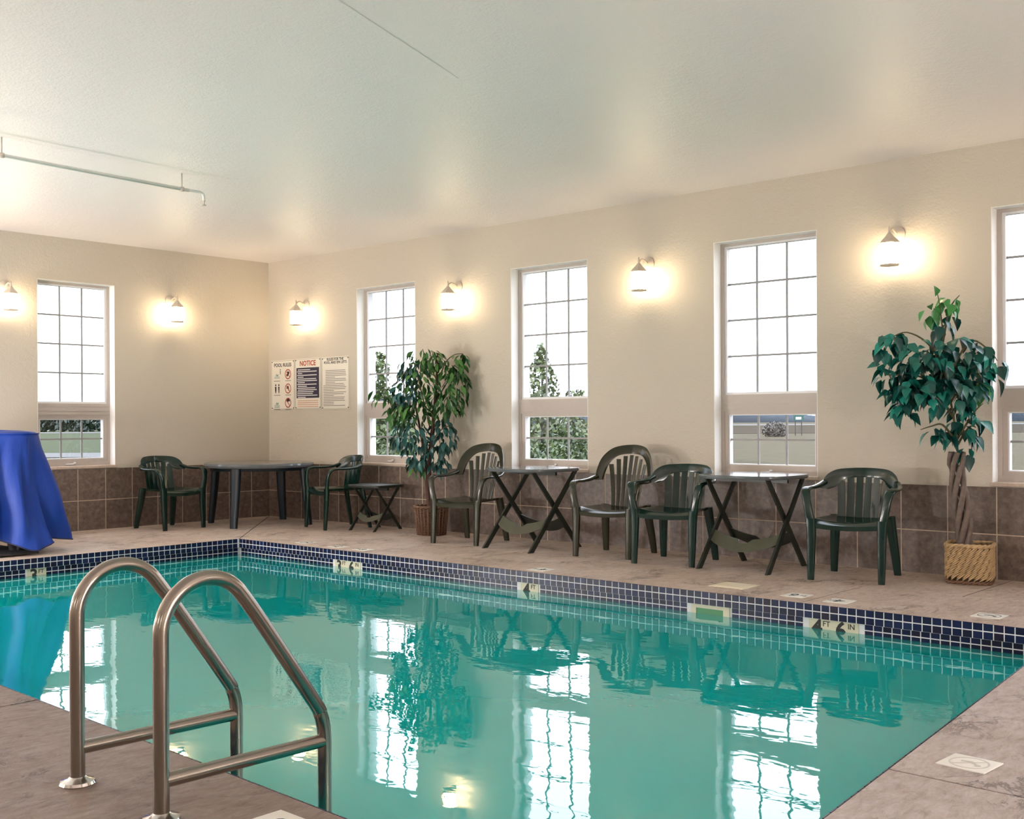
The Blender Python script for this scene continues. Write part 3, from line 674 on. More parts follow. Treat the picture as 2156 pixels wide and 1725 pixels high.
# ------------------------------------------------------------------ plastic chairs
def strip_solid(b, outer, inner, S, m=4, th=.006):
    n = len(outer); A = []; B = []
    for i in range(n):
        ra, rb = [], []
        for j in range(m + 1):
            t = j / m; x = outer[i][0] * (1 - t) + inner[i][0] * t; z = outer[i][1] * (1 - t) + inner[i][1] * t
            p = S(x, z); k = .5 if j in (0, m) else 1
            ra.append((p[0], p[1] - th * k, p[2])); rb.append((p[0], p[1] + th * k, p[2]))
        A.append(ra); B.append(rb)
    b.grid_solid(A, B)
def cm(pts, k=5):
    return [(p.x, p.y) for p in smooth_path([(x, z, 0) for x, z in pts], k)]
def make_chair(tall, mat):
    r = empty('plastic_armchair', (0, 0, 0))
    SZ = .385 if tall else .405
    # seat
    A, B = [], []; n, mm_ = 12, 10
    for j in range(mm_ + 1):
        t = j / mm_; yy = -.245 + t * .445; hw = .238 - .045 * t; ra, rb = [], []
        for i in range(n + 1):
            q = -1 + 2 * i / n
            z = SZ + .012 * q * q - .016 * math.sin(PI * t) * (1 - q * q) + (-.030 * max(0, (.14 - t) / .14) ** 2)
            ra.append((hw * q, yy - .012 * (1 - q * q) * (1 - t), z)); rb.append((hw * q * .985, yy - .012 * (1 - q * q) * (1 - t) + (.006 if j == 0 else 0), z - .020 - (.012 if j == 0 else 0)))
        A.append(ra); B.append(rb)
    b = MB(); b.grid_solid(A, B); b.build('seat', mat, r, True, sharp=.9)
    def S(x, z):
        t = z - SZ; return (x, .185 + (.30 if tall else .25) * t - 1.35 * x * x - (.10 * t * abs(x) * 4), z)
    if tall:
        half_o = [(.262, .60), (.250, .70), (.222, .79), (.160, .86), (.080, .886), (0, .892)]
        half_i = [(.205, .60), (.190, .68), (.165, .745), (.118, .795), (.060, .812), (0, .815)]
    else:
        half_o = [(.275, .605), (.262, .655), (.235, .705), (.180, .738), (.090, .748), (0, .750)]
        half_i = [(.222, .600), (.190, .612), (.165, .635), (.130, .668), (.070, .680), (0, .684)]
    o_ = cm(half_o); i_ = cm(half_i)
    outer = [(x, z) for x, z in o_] + [(-x, z) for x, z in o_[-2::-1]]; inner = [(x, z) for x, z in i_] + [(-x, z) for x, z in i_[-2::-1]]
    b = MB(); strip_solid(b, outer, inner, S, 5, .008); b.build('back_rim', mat, r, True, sharp=.9)
    ns = 7 if tall else 6; bw, tw = (.235, .335) if tall else (.30, .325)
    for k in range(ns):
        f = (k - (ns - 1) / 2) / ((ns - 1) / 2)
        xb, xt = f * bw / 2 * .93, f * tw / 2 * .93
        hb, ht = (.0135, .0165) if tall else (.0255, .0225)
        ztop = (.805 - .075 * f * f) if tall else (.690 - .030 * f * f)
        lo, hi = [], []
        for q in range(9):
            t = q / 8; z = SZ - .01 + (ztop - SZ + .01) * t; xc = xb + (xt - xb) * t ** 1.4; h = hb + (ht - hb) * t
            lo.append((xc - h, z)); hi.append((xc + h, z))
        b = MB(); strip_solid(b, lo, hi, S, 2, .005); b.build('slat', mat, r, True, sharp=.9)
    for s in (-1, 1):
        az = .595 if tall else .615
        ps = S(.245 * s, az + .02)
        arm = [(s * .248, ps[1], az + .035), (s * .272, .06, az + .012), (s * .285, -.06, az + .004), (s * .286, -.16, az + .004), (s * .280, -.212, az - .018), (s * .268, -.232, az - .075), (s * .255, -.236, SZ + .06), (s * .243, -.232, SZ - .01)]
        P = smooth_path(arm, 5); n_ = len(P)
        b = MB(); b.tube(P, lerp_list([.022, .030, .034, .034, .031, .028, .029, .034], n_), lerp_list([.016, .013, .012, .012, .013, .014, .016, .02], n_), seg=12, upv=(0, 0, 1), power=3); b.build('armrest', mat, r, True, sharp=1.2)
        P = smooth_path([(s * .240, -.232, SZ + .012), (s * .236, -.236, .30), (s * .236, -.245, .12), (s * .236, -.252, .0)], 3); n_ = len(P)
        b = MB(); b.tube(P, lerp_list([.034, .031, .026, .022], n_), lerp_list([.024, .020, .017, .015], n_), seg=12, upv=(0, 1, 0), power=4); b.build('leg', mat, r, True, sharp=.9)
        P = smooth_path([(s * .188, .185, SZ + .01), (s * .198, .205, .30), (s * .214, .24, .12), (s * .222, .262, .0)], 3); n_ = len(P)
        b = MB(); b.tube(P, lerp_list([.036, .034, .029, .024], n_), lerp_list([.020, .019, .016, .014], n_), seg=12, upv=(0, 1, 0), power=4); b.build('leg', mat, r, True, sharp=.9)
    return r
low = make_chair(False, 'green'); tallc = make_chair(True, 'olive')
def place(src, first, x, y, deg, label, cat, group):
    o = src if first else copy_tree(src)
    o.location = (x, y, 0); o.rotation_euler = (0, 0, math.radians(deg)); return tag(o, label, cat, group)
gch = 'plastic armchairs along the walls'
place(low, True, 7.50, -.53, 10, 'dark green low-back plastic armchair beside the braided tree basket', 'chair', gch)
place(low, False, 6.06, -.58, 10, 'dark green low-back plastic armchair between olive chair and folding table', 'chair', gch)
place(low, False, 1.77, -.42, -14, 'dark green low-back plastic armchair between round table and small side table', 'chair', gch)
place(low, False, .45, -1.58, 95, 'dark green low-back plastic armchair against the short wall by round table', 'chair', gch)
place(tallc, True, 5.43, -.51, 10, 'olive tall-back plastic armchair standing between two windows', 'chair', gch)
place(tallc, False, 3.83, -.56, 9, 'olive tall-back plastic armchair in front of the round wicker basket', 'chair', gch)

# ------------------------------------------------------------------ tables
def superell(a, bb, n, k=48):
    out = []
    for i in range(k):
        t = 2 * PI * i / k; c, s = math.cos(t), math.sin(t)
        out.append((a * math.copysign(abs(c) ** (2 / n), c), bb * math.copysign(abs(s) ** (2 / n), s)))
    return out
def make_folding(a, bb, h, fx, fy, n, lw, topm, name):
    r = empty(name, (0, 0, 0))
    b = MB(); P = superell(a, bb, n); k = len(P); sc = lambda f: [(x * f, y * f) for x, y in P]
    lay = [(sc(.90), h - .030), (sc(.985), h - .028), (sc(1.0), h - .018), (sc(1.0), h - .006), (sc(.985), h)]
    vs = [(x, y, z) for L_, z in lay for x, y in L_]
    fs = [(i * k + j, i * k + (j + 1) % k, (i + 1) * k + (j + 1) % k, (i + 1) * k + j) for i in range(len(lay) - 1) for j in range(k)] + [tuple(range(k))[::-1], tuple((len(lay) - 1) * k + j for j in range(k))]
    b.add(vs, fs); b.build('table_top', topm, r, True, sharp=.5)
    for sx in (-1, 1):
        for d in (-1, 1):
            x = sx * (fx / 2 - (.0 if d < 0 else lw * 1.3)); e = fy / 2
            b = MB(); b.tube([(x, d * e, 0), (x, d * e * .93, .03), (x * .985, -d * e * .78, h - .028)], [lw * 1.05, lw, lw * .85], [lw * .5, lw * .55, lw * .5], seg=8, upv=(1, 0, 0), power=6)
            # leg is wide in its own plane
            b2 = MB(); P0, P1 = Vector((x, d * e, 0)), Vector((x * .985, -d * e * .78, h - .028)); t = (P1 - P0).normalized(); nn = Vector((0, -t.z, t.y)) if True else None
            wv = nn * lw; tv = Vector((lw * .42, 0, 0))
            def ringp(p, f, flat=False):
                q = [p + (wv * sx_ + tv * st) * f for sx_, st in ((-1, -1), (1, -1), (1, 1), (-1, 1))]
                if flat: q = [Vector((v.x, v.y - t.y * (v.z - p.z) / t.z, p.z)) for v in q]
                return q
            vs = ringp(P0, 1, True) + ringp(P0.lerp(P1, .5), .95) + ringp(P1, .85, True)
            fs = [(3, 2, 1, 0)] + [(i * 4 + j, i * 4 + (j + 1) % 4, (i + 1) * 4 + (j + 1) % 4, (i + 1) * 4 + j) for i in range(2) for j in range(4)] + [(8, 9, 10, 11)]
            if d * 1 < 0: pass
            b2.add(vs, fs); b2.build('leg', 'folding', r)
    for d in (-1, 1):
        # curved crossbar panel with a thumb notch between the two legs of a frame
        e = fy / 2; x1 = fx / 2 - (.0 if d < 0 else lw * 1.3) - lw * .4; z0 = h * .27
        A, B = [], []
        for i in range(17):
            q = -1 + 2 * i / 16; sag = -.055 * (1 - q * q) * (h / .69); hh = .085 * (h / .69)
            top = z0 + sag + hh - (.024 * (h / .69) if abs(q) < .13 else 0) ; bot = z0 + sag - .0 + .012 * q * q
            ra, rb = [], []
            for zz in (bot, top):
                yy = d * (e - (zz / h) * e * 1.78)
                ra.append((x1 * q, yy - .009, zz)); rb.append((x1 * q, yy + .009, zz))
            A.append(ra); B.append(rb)
        b = MB(); b.grid_solid(A, B); b.build('crossbar', 'crossbar' if d < 0 else 'folding', r)
    b = MB(); b.box(-fx / 2, fx / 2, -.012, .012, h - .06, h - .031); b.build('top_rib', 'folding', r)
    return r
big = make_folding(.365, .34, .693, .56, .62, 3.2, .022, 'top', 'folding_table')
gt = 'folding tables below the windows'
place(big, True, 6.685, -.49, 1, 'charcoal folding table with rounded top between two green armchairs', 'table', gt)
place(big, False, 4.57, -.55, -4, 'charcoal folding table with rounded top between the two olive armchairs', 'table', gt)
sm = make_folding(.235, .205, .462, .34, .40, 7, .015, 'folding', 'folding_side_table')
place(sm, True, 2.27, -.33, 4, 'small low charcoal folding side table with square top', 'table', None)
# round table in the corner
r = empty('round_table', (.79, -.70, 0), math.radians(-62 + 45), 'round dark resin table with splayed legs in the room corner', 'table')
b = MB(); b.lathe([(.50, .618), (.562, .614), (.582, .622), (.587, .642), (.580, .660), (.560, .668), (.545, .668)], 56); b.build('table_top', 'top', r, True, sharp=.5)
b = MB(); b.lathe([(.50, .585), (.515, .585), (.53, .621), (.49, .621)], 40); b.build('apron', 'bluegreen', r, True, sharp=.6)
for k in range(4):
    a = PI / 4 + k * PI / 2; q = lambda rr, z: (rr * math.cos(a), rr * math.sin(a), z)
    b = MB(); b.tube([q(.515, .62), q(.545, .3), q(.58, 0)], [.052, .044, .036], [.034, .030, .026], seg=14, upv=(math.cos(a), math.sin(a), 0), power=4); b.build('leg', 'bluegreen', r, True, sharp=.9)

# ------------------------------------------------------------------ plants
def leaf_mesh(L, W, name, mat, droop=.25, heart=False):
    rows = [(0, .04), (.10, .42 if heart else .30), (.28, 1.0 if heart else .78), (.5, .92 if heart else 1.0), (.75, .5 if heart else .62), (.92, .15 if heart else .2), (1.0, .0)]
    v, f = [], []
    for t, wq in rows:
        z = -droop * L * t * t; h = W / 2 * wq
        v += [(-h, t * L, z + h * .35), (0, t * L, z), (h, t * L, z + h * .35)]
    for i in range(len(rows) - 1):
        a = i * 3; f += [(a, a + 1, a + 4, a + 3), (a + 1, a + 2, a + 5, a + 4)]
    me = bpy.data.meshes.new(name); me.from_pydata(v, [], f); me.materials.append(M[mat]); me.polygons.foreach_set('use_smooth', [True] * len(f)); me.update(); return me
def leaf_xf(p, dirv, roll, sc):
    y = Vector(dirv).normalized(); x = y.cross(Vector((0, 0, 1)))
    if x.length < .05: x = Vector((1, 0, 0))
    x.normalize(); z = x.cross(y); mm = Matrix((x, y, z)).transposed().to_4x4() @ Matrix.Rotation(roll, 4, 'Y') @ Matrix.Scale(sc, 4); mm.translation = p; return mm
def px(P0, u, v, dd=0.):
    # point at the plant's own depth (plus dd metres away from the camera), for a point of the plant seen at u, v
    dep = (P0 - CAM).dot(fw) + dd; return at_depth(u, v, dep)
def scatter(root, P0, clusters, meshes, total, rng, ymax=-.02, droop=.8, limit=300):
    wsum = sum(c[5] for c in clusters); L = []
    dep = (P0 - CAM).dot(fw); s = dep / F
    for (u, v, ru, rv, dz, wgt, mk) in clusters:
        n = max(1, int(round(total * wgt / wsum))); c = px(P0, u, v, dz)
        for k in range(n):
            while True:
                q = Vector((rng.uniform(-1, 1), rng.uniform(-1, 1), rng.uniform(-1, 1)))
                if .2 < q.length < 1: break
            q *= q.length ** -.3
            off = rt * (q.x * ru * s) + up * (q.z * rv * s) + fw * (q.y * min(ru, 70) * s * .85)
            p = c + off
            if p.y > ymax: p.y = ymax - rng.random() * .06
            out = Vector((off.x, off.y, off.z * .3)); out = out.normalized() if out.length > 1e-4 else Vector((1, 0, 0))
            dv = out * .75 + Vector((0, 0, -droop)) + Vector((rng.uniform(-.6, .6), rng.uniform(-.6, .6), rng.uniform(-.3, .4)))
            if p.y + dv.normalized().y * .09 > -.012: dv.y = -abs(dv.y)
            L.append((p, leaf_xf(p - P0, dv, rng.uniform(-.7, .7), rng.uniform(.75, 1.2)), meshes[mk][rng.randrange(len(meshes[mk]))]))
    L.sort(key=lambda t: (t[0] - CAM).length)                         # the leaves nearest the viewer show largest
    ex = {}
    for k, (p, xf, me) in enumerate(L):
        if k < limit: obj('leaf', me, root, xf)
        else:
            b = ex.setdefault(me.materials[0].name, MB()); b.add([xf @ vv.co for vv in me.vertices], [tuple(pp.vertices) for pp in me.polygons])
    for mn, b in ex.items(): tag(b.build('foliage', bpy.data.materials[mn], root, True), kind='stuff')
rng = random.Random(3)
# --- ficus in round wicker basket
P1 = Vector((3.09, -.34, 0)); DEP1 = (P1 - CAM).dot(fw)
r = empty('potted_ficus', P1, 0, 'leafy drooping ficus with red-brown stems in a round brown wicker basket', 'potted plant')
def wicker_round(root, mat, rt_, rb_, h, rows, nst):
    b = MB(); b.lathe([(rb_ - .006, .004), (rt_ - .008, h - .035)], 32); r = b.build('basket', 'soil', root, True, sharp=.6)
    for i in range(nst):
        a = 2 * PI * i / nst
        MB().tube([((rb_ + .005) * math.cos(a), (rb_ + .005) * math.sin(a), .004), ((rt_ + .005) * math.cos(a), (rt_ + .005) * math.sin(a), h - .01)], .0065, seg=6, upv=(math.cos(a), math.sin(a), 0)).build('stake', mat, r, True)
    b = MB(); seg = nst * 4
    for k in range(rows):
        z = .008 + (h - .02) * k / (rows - 1); rr = rb_ + (rt_ - rb_) * z / h
        b.tube([((rr + .0065 * math.cos(PI * i / 2 + PI * k)) * math.cos(2 * PI * i / seg), (rr + .0065 * math.cos(PI * i / 2 + PI * k)) * math.sin(2 * PI * i / seg), z) for i in range(seg)], .0055, .0050, seg=5, closed=True)
    tag(b.build('weave', mat, r, True), kind='stuff')
    b = MB()
    for s in (0, 1):
        b.tube([((rt_ + .006 + .006 * math.cos(10 * t + s * PI)) * math.cos(t), (rt_ + .006 + .006 * math.cos(10 * t + s * PI)) * math.sin(t), h + .006 * math.sin(10 * t + s * PI)) for t in [2 * PI * i / 96 for i in range(96)]], .009, seg=6, closed=True)
    b.build('rim', mat, r, True)
wicker_round(r, 'wicker_brown', .160, .132, .275, 20, 26)
def stem(r, P0, pts, r0, r1, mat, name='stem', dz=0.):
    P = smooth_path([px(P0, u, v, dz) - P0 for u, v in pts], 5); n_ = len(P)
    b = MB(); b.tube(P, lerp_list([r0, r1], n_), seg=8, upv=(1, 0, 0)); return b.build(name, mat, r, True)
stem(r, P1, [(909, 1078), (910, 1040), (903, 1005), (905, 960), (913, 880), (919, 800), (921, 745)], .034, .008, 'bark_red', 'trunk')
stem(r, P1, [(905, 1078), (901, 1040), (897, 1000), (892, 950), (880, 880), (868, 830)], .024, .007, 'bark_red', 'trunk')
for pts in ([(917, 830), (935, 770), (955, 748), (975, 745)], [(917, 850), (945, 800), (968, 790), (980, 810)], [(912, 880), (885, 820), (850, 800), (812, 822)], [(905, 900), (870, 760), (855, 760)],
            [(908, 930), (935, 900), (955, 900)], [(893, 930), (860, 890), (835, 905)], [(919, 800), (895, 750), (890, 735)], [(880, 880), (850, 860), (825, 850), (790, 835)]):
    stem(r, P1, pts, .007, .003, 'twig', 'branch')
LF = {'f': [leaf_mesh(.100, .040, 'leaf_a', 'leaf_ficus', .3), leaf_mesh(.088, .036, 'leaf_b', 'leaf_ficus', .15)], 't': [leaf_mesh(.095, .040, 'leaf_c', 'leaf_teal', .3)]}
cl1 = [(895, 752, 38, 20, .0, 28, 'f'), (925, 765, 30, 25, .05, 22, 'f'), (955, 770, 24, 26, .0, 16, 'f'), (962, 815, 24, 50, .0, 46, 'f'), (940, 845, 35, 36, -.1, 34, 'f'), (975, 752, 10, 12, 0, 5, 'f'),
       (882, 800, 36, 38, -.05, 42, 'f'), (862, 775, 26, 24, .0, 16, 't'), (850, 825, 34, 30, 0., 34, 't'), (808, 832, 28, 16, .0, 14, 'f'), (842, 868, 26, 22, -.05, 26, 'f'), (885, 865, 34, 30, -.1, 28, 'f'),
       (862, 912, 40, 28, -.05, 34, 't'), (880, 950, 30, 32, 0, 28, 't'), (935, 910, 24, 38, .0, 34, 't'), (915, 955, 28, 26, 0, 18, 't'), (930, 975, 14, 18, 0, 8, 't'), (878, 985, 16, 22, 0, 10, 'f')]
scatter(r, P1, cl1, LF, 900, rng, droop=1.0)
# --- braided tree in square rattan basket
P2 = Vector((8.175, -.245, 0))
r = empty('potted_tree', P2, 0, 'silk tree with braided grey trunk in a square tan rattan basket', 'potted plant')
ang = math.radians(14); BA, BH = .142, .262
def sq(t, rr=1., z=0.):
    c, s = math.cos(t), math.sin(t); x = rr * BA * math.copysign(abs(c) ** (2 / 5), c); y = rr * BA * math.copysign(abs(s) ** (2 / 5), s)
    return Vector((x * math.cos(ang) - y * math.sin(ang), x * math.sin(ang) + y * math.cos(ang), z))
# arc-length table of the rounded square
tb = [sq(2 * PI * i / 720) for i in range(721)]; cum = [0.]
for i in range(720): cum.append(cum[-1] + (tb[i + 1] - tb[i]).length)
def sqs(s, rr, z):
    s = s % 1.0 * cum[-1]; lo, hi = 0, 720
    while hi - lo > 1:
        mid = (lo + hi) // 2
        if cum[mid] <= s: lo = mid
        else: hi = mid
    p = tb[lo].lerp(tb[hi], (s - cum[lo]) / max(1e-6, cum[hi] - cum[lo])); return Vector((p.x * rr, p.y * rr, z))
b = MB(); vs = []; k = 48
b.add([sqs(i / k, .93, .012) for i in range(k)] + [sqs(i / k, .96, BH - .03) for i in range(k)], [(i, (i + 1) % k, k + (i + 1) % k, k + i) for i in range(k)] + [tuple(range(k))[::-1], tuple(k + i for i in range(k))]); bsk = b.build('basket', 'soil', r)
nr, nc = 5, 28
for row in range(nr):
    z0 = .032 + row * .0415
    for i in range(nc):
        ss = (i + (row % 2) * .5) / nc
        pts = [sqs(ss + t * 1.75 / nc, .955 + .085 * math.sin(PI * t) ** .8, z0 + t * .054 - .008) for t in (0, .2, .4, .6, .8, 1)]
        for dz in (0, .014):
            MB().tube([p + Vector((0, 0, dz)) for p in pts], [.003, .0058, .0066, .0066, .0058, .003], seg=5).build('strand', 'wicker_tan', bsk, True)
for zc, rr, th in ((BH - .008, 1.02, .010), (.012, .955, .009)):
    for s in (0, 1):
        b = MB(); b.tube([sqs(i / 120, rr + .03 * math.cos(2 * PI * i / 120 * 15 + s * PI), zc + .006 * math.sin(2 * PI * i / 120 * 15 + s * PI)) for i in range(120)], th, seg=6, closed=True); b.build('rim_braid' if zc > .1 else 'base_braid', 'wicker_tan' if zc > .1 else 'wicker_brown', bsk, True)
# braided trunk
tu = lambda z: px(P2, 2029 - (z - .22) / .60 * 14, 1000)
for k in range(5):
    pts = []
    for i in range(26):
        t = i / 25; z = .19 + t * .68; base = px(P2, 2030 - 14 * t + 3 * math.sin(t * 6), 1100) - P2; R_ = .030 + .012 * math.sin(t * PI) + .012 * (t > .85)
        a = 2 * PI * k / 5 + t * 5.2; pts.append((base.x + R_ * math.cos(a), base.y + R_ * math.sin(a), z))
    b = MB(); b.tube(pts, lerp_list([.022, .019, .016], 26), seg=8, upv=(1, 0, 0)); b.build('trunk_strand', 'bark_grey', r, True)
for pts in ([(2016, 950), (2008, 880), (1990, 780), (1985, 700), (1978, 640), (1972, 612)], [(1985, 720), (2000, 650), (2020, 622)], [(1995, 800), (1960, 730), (1910, 700), (1870, 715)], [(1995, 800), (2040, 720), (2080, 735), (2100, 760)],
            [(2008, 880), (1950, 800), (1890, 790), (1862, 790)], [(2012, 930), (1985, 895), (1960, 898), (1938, 905)], [(2012, 930), (2050, 870), (2070, 850)], [(2000, 850), (2040, 790), (2060, 790)], [(2014, 940), (2040, 900), (2055, 900)]):
    stem(r, P2, pts, .009, .0025, 'twig', 'branch')
LS = {'s': [leaf_mesh(.108, .072, 'leaf_s', 'leaf_silk', .25, True), leaf_mesh(.098, .064, 'leaf_m', 'leaf_silk', .4, True)], 'l': [leaf_mesh(.092, .056, 'leaf_l', 'leaf_lime', .3, True)]}
cl2 = [(1958, 652, 16, 26, 0, 8, 'l'), (2000, 640, 22, 24, 0, 10, 'l'), (1988, 680, 26, 18, 0, 10, 's'), (1968, 606, 6, 5, 0, 1, 'l'), (1885, 715, 34, 16, 0, 15, 's'), (1862, 785, 12, 30, 0, 7, 's'), (1858, 740, 10, 10, 0, 4, 's'),
       (1945, 770, 56, 54, 0., 70, 's'), (1895, 820, 34, 46, 0., 30, 's'), (1905, 865, 22, 18, 0, 8, 's'), (2005, 745, 52, 42, -.02, 48, 's'), (2062, 755, 30, 36, 0, 26, 's'), (2098, 775, 12, 28, 0, 10, 's'), (1930, 825, 54, 38, -.05, 44, 's'), (1990, 825, 50, 40, -.05, 44, 's'),
       (2045, 815, 28, 44, 0, 24, 's'), (2035, 880, 32, 32, 0, 24, 's'), (2025, 915, 26, 18, 0, 10, 's'), (1962, 910, 26, 12, 0, 8, 's'), (1985, 918, 14, 14, 0, 5, 's'), (2032, 948, 10, 16, 0, 4, 's'), (2065, 820, 10, 22, -.02, 6, 'l')]
scatter(r, P2, cl2, LS, 520, rng, droop=.9)

# ------------------------------------------------------------------ covered pool lift
LC = Vector((1.10, -3.86, 0))
r = empty('pool_lift', LC, 0, 'black wheeled pool lift base standing under the blue cover', 'pool lift')
ox, oy = 1.50 - LC.x, -3.70 - LC.y
b = MB(); b.cbox(-.45, .62, -.36, .30, .012, .03, .006, '+z'); b.build('base_plate', 'black', r)
b = MB(); b.tube([(ox - .03, oy + .06, .0), (ox - .06, oy + .02, .25), (ox - .08, oy, .9)], .045, .035, seg=10, power=4, upv=(1, 0, 0)); b.build('mast', 'black', r, True, sharp=.9)
for k, (x, y) in enumerate(((ox - .02, oy + .07), (-.32, -.25), (-.32, .2))):
    b = MB(); kk = MB().lathe([(.02, -.02), (.05, -.02), (.056, -.012), (.056, .012), (.05, .02), (.02, .02)], 18)
    b.add([(x + v[0], y + v[2], .056 + v[1]) for v in kk.v], [f[::-1] for f in kk.f]); b.build('wheel', 'black', r, True, sharp=.6)
b = MB(); b.cbox(-.05, .25, -.30, -.08, .10, .28, .02, '+z'); b.build('motor_box', 'red', r)
b = MB(); b.tube([(ox - .08, oy, .9), (-.1, -.02, .93), (-.45, -.1, .90)], .03, seg=8); b.build('lift_arm', 'black', r, True)
c = at_z(52, 1163)
r2 = empty('plastic_container', (c.x - .07, c.y - .02, .031), 0, 'translucent plastic container under the hem of the blue cover', 'container')
b = MB(); b.lathe([(.075, 0), (.09, .015), (.092, .10), (.07, .13), (.03, .145)], 20); b.build('tub', 'clear_plastic', r2, True, sharp=.8)
b = MB(); b.lathe([(.032, .145), (.032, .165), (.026, .168)], 14); b.build('cap', 'white_vinyl', r2, True, sharp=.6)
# the cover: flat ridge, falling folds, scalloped hem with corner points
r = empty('lift_cover', (LC.x, LC.y, 0), 0, 'royal blue fabric cover draped over the pool lift', 'cover')
nth, nz = 120, 26; V = []
U0 = Vector((LC.x, LC.y, 0)); ax = rt.copy(); ay = fw.copy()
def hem_z(th):
    # lower towards the pool-side corner, arched between the corners
    z = .17 - .12 * math.exp(-((th + .62) / .28) ** 2) - .05 * math.exp(-((th - .15) / .25) ** 2) - .10 * math.exp(-((abs(th) - 2.6) / .3) ** 2)
    return max(.035, z)
for j in range(nz + 1):
    t = j / nz; row = []
    for i in range(nth):
        th = 2 * PI * i / nth - PI
        hz = hem_z(th); z = 1.005 - (1.005 - hz) * t
        wx = .560 + .195 * t ** 1.15; wy = .17 + .28 * t ** .8
        c, s = math.cos(th), math.sin(th); pw = 3.2 - 1.0 * t
        x = wx * math.copysign(abs(c) ** (2 / pw), c); y = wy * math.copysign(abs(s) ** (2 / pw), s)
        fold = (.040 * math.sin(9 * th + 1.6 * math.sin(3 * t)) + .026 * math.sin(15 * th + 2.0 - 1.5 * t) + .018 * math.sin(5 * th + 4 * t) + .010 * math.sin(27 * th + 5 * t)) * 1.35 * min(1, t * 1.35) ** 1.1
        k = 1 + fold / max(.2, math.hypot(x, y)) * 1.3
        if t < .06: z -= (1 - t / .06) * 0
        row.append(ax * (x * k) + ay * (y * k) + Vector((0, 0, z - .02 * abs(c) ** 6 * t)))
    V.append(row)
b = MB(); vs = [p for rr in V for p in rr]
fs = [(j * nth + i, j * nth + (i + 1) % nth, (j + 1) * nth + (i + 1) % nth, (j + 1) * nth + i) for j in range(nz) for i in range(nth)]
# crown: three shrinking rings to the ridge
base = 0
for q, (f, dz) in enumerate(((.94, .018), (.72, .030), (.35, .036))):
    vs += [Vector((p.x * f, p.y * f, p.z + dz - .012 * math.sin(6 * (p.x * ax.x + p.y * ax.y)))) for p in V[0]]
o0 = (nz + 1) * nth; prev = 0
for q in range(3):
    cur = o0 + q * nth
    fs += [(cur + i, cur + (i + 1) % nth, prev + (i + 1) % nth, prev + i) for i in range(nth)]; prev = cur
fs.append(tuple(prev + i for i in range(nth)))
b.add(vs, fs); fab = b.build('fabric', 'cloth', r, True)
b = MB(); b.tube([p + Vector((0, 0, 0)) for p in V[-1]], .006, seg=6, closed=True); b.build('hem_binding', 'hem', fab, True)
b = MB(); b.tube([p * 1.004 for p in [Vector((q.x, q.y, q.z)) for q in V[0]]], .006, seg=6, closed=True); b.build('top_piping', 'cloth', fab, True)

# ------------------------------------------------------------------ wall signs
def sign(x0, x1, z0, z1, label):
    wd, ht = x1 - x0, z1 - z0
    r = empty('wall_sign', (x0 + wd / 2, -.001, z0), 0, label, 'sign', 'pool notice boards on the long wall')
    MB().cbox(-wd / 2, wd / 2, -.006, 0, 0, ht, .001).build('board', 'board', r)
    b = MB()
    for (a, c, d, e) in ((-wd / 2 + .008, wd / 2 - .008, .008, .011), (-wd / 2 + .008, wd / 2 - .008, ht - .011, ht - .008), (-wd / 2 + .008, -wd / 2 + .011, .008, ht - .008), (wd / 2 - .011, wd / 2 - .008, .008, ht - .008)):
        b.box(a, c, -.0068, -.0058, d, e)
    b.build('border', 'ink_grey', r)
    for sx in (-1, 1):
        for zz in (.018, ht - .018):
            k = MB().lathe([(.007, 0), (.005, .003)], 8); bb = MB().add([(sx * (wd / 2 - .018) + v[0], -.006 - v[2], zz + v[1]) for v in k.v], [f[::-1] for f in k.f]); bb.build('screw', 'black', r)
    return r, wd, ht
TX = lambda x, z: Matrix.Translation((x, -.0066, z)) @ Matrix.Rotation(PI / 2, 4, 'X')
def bars(r, name, mat, rows):
    b = MB()
    for (xa, xb, z, h) in rows: b.box(xa, xb, -.0075, -.0062, z - h / 2, z + h / 2)
    b.build(name, mat, r)
s1, wd, ht = sign(.056, .499, 1.246, 1.817, 'cream POOL RULES board with six small pictograms')
text_mesh('heading', 'POOL RULES', .058, 'ink', s1, TX(0, ht - .058), bold=.001)
def circ(b, cx, cz, r_, th=.006):
    b.tube([(cx + r_ * math.cos(a), -.0066, cz + r_ * math.sin(a)) for a in [2 * PI * k / 24 for k in range(24)]], th, .0008, seg=6, upv=(0, 1, 0), closed=True)
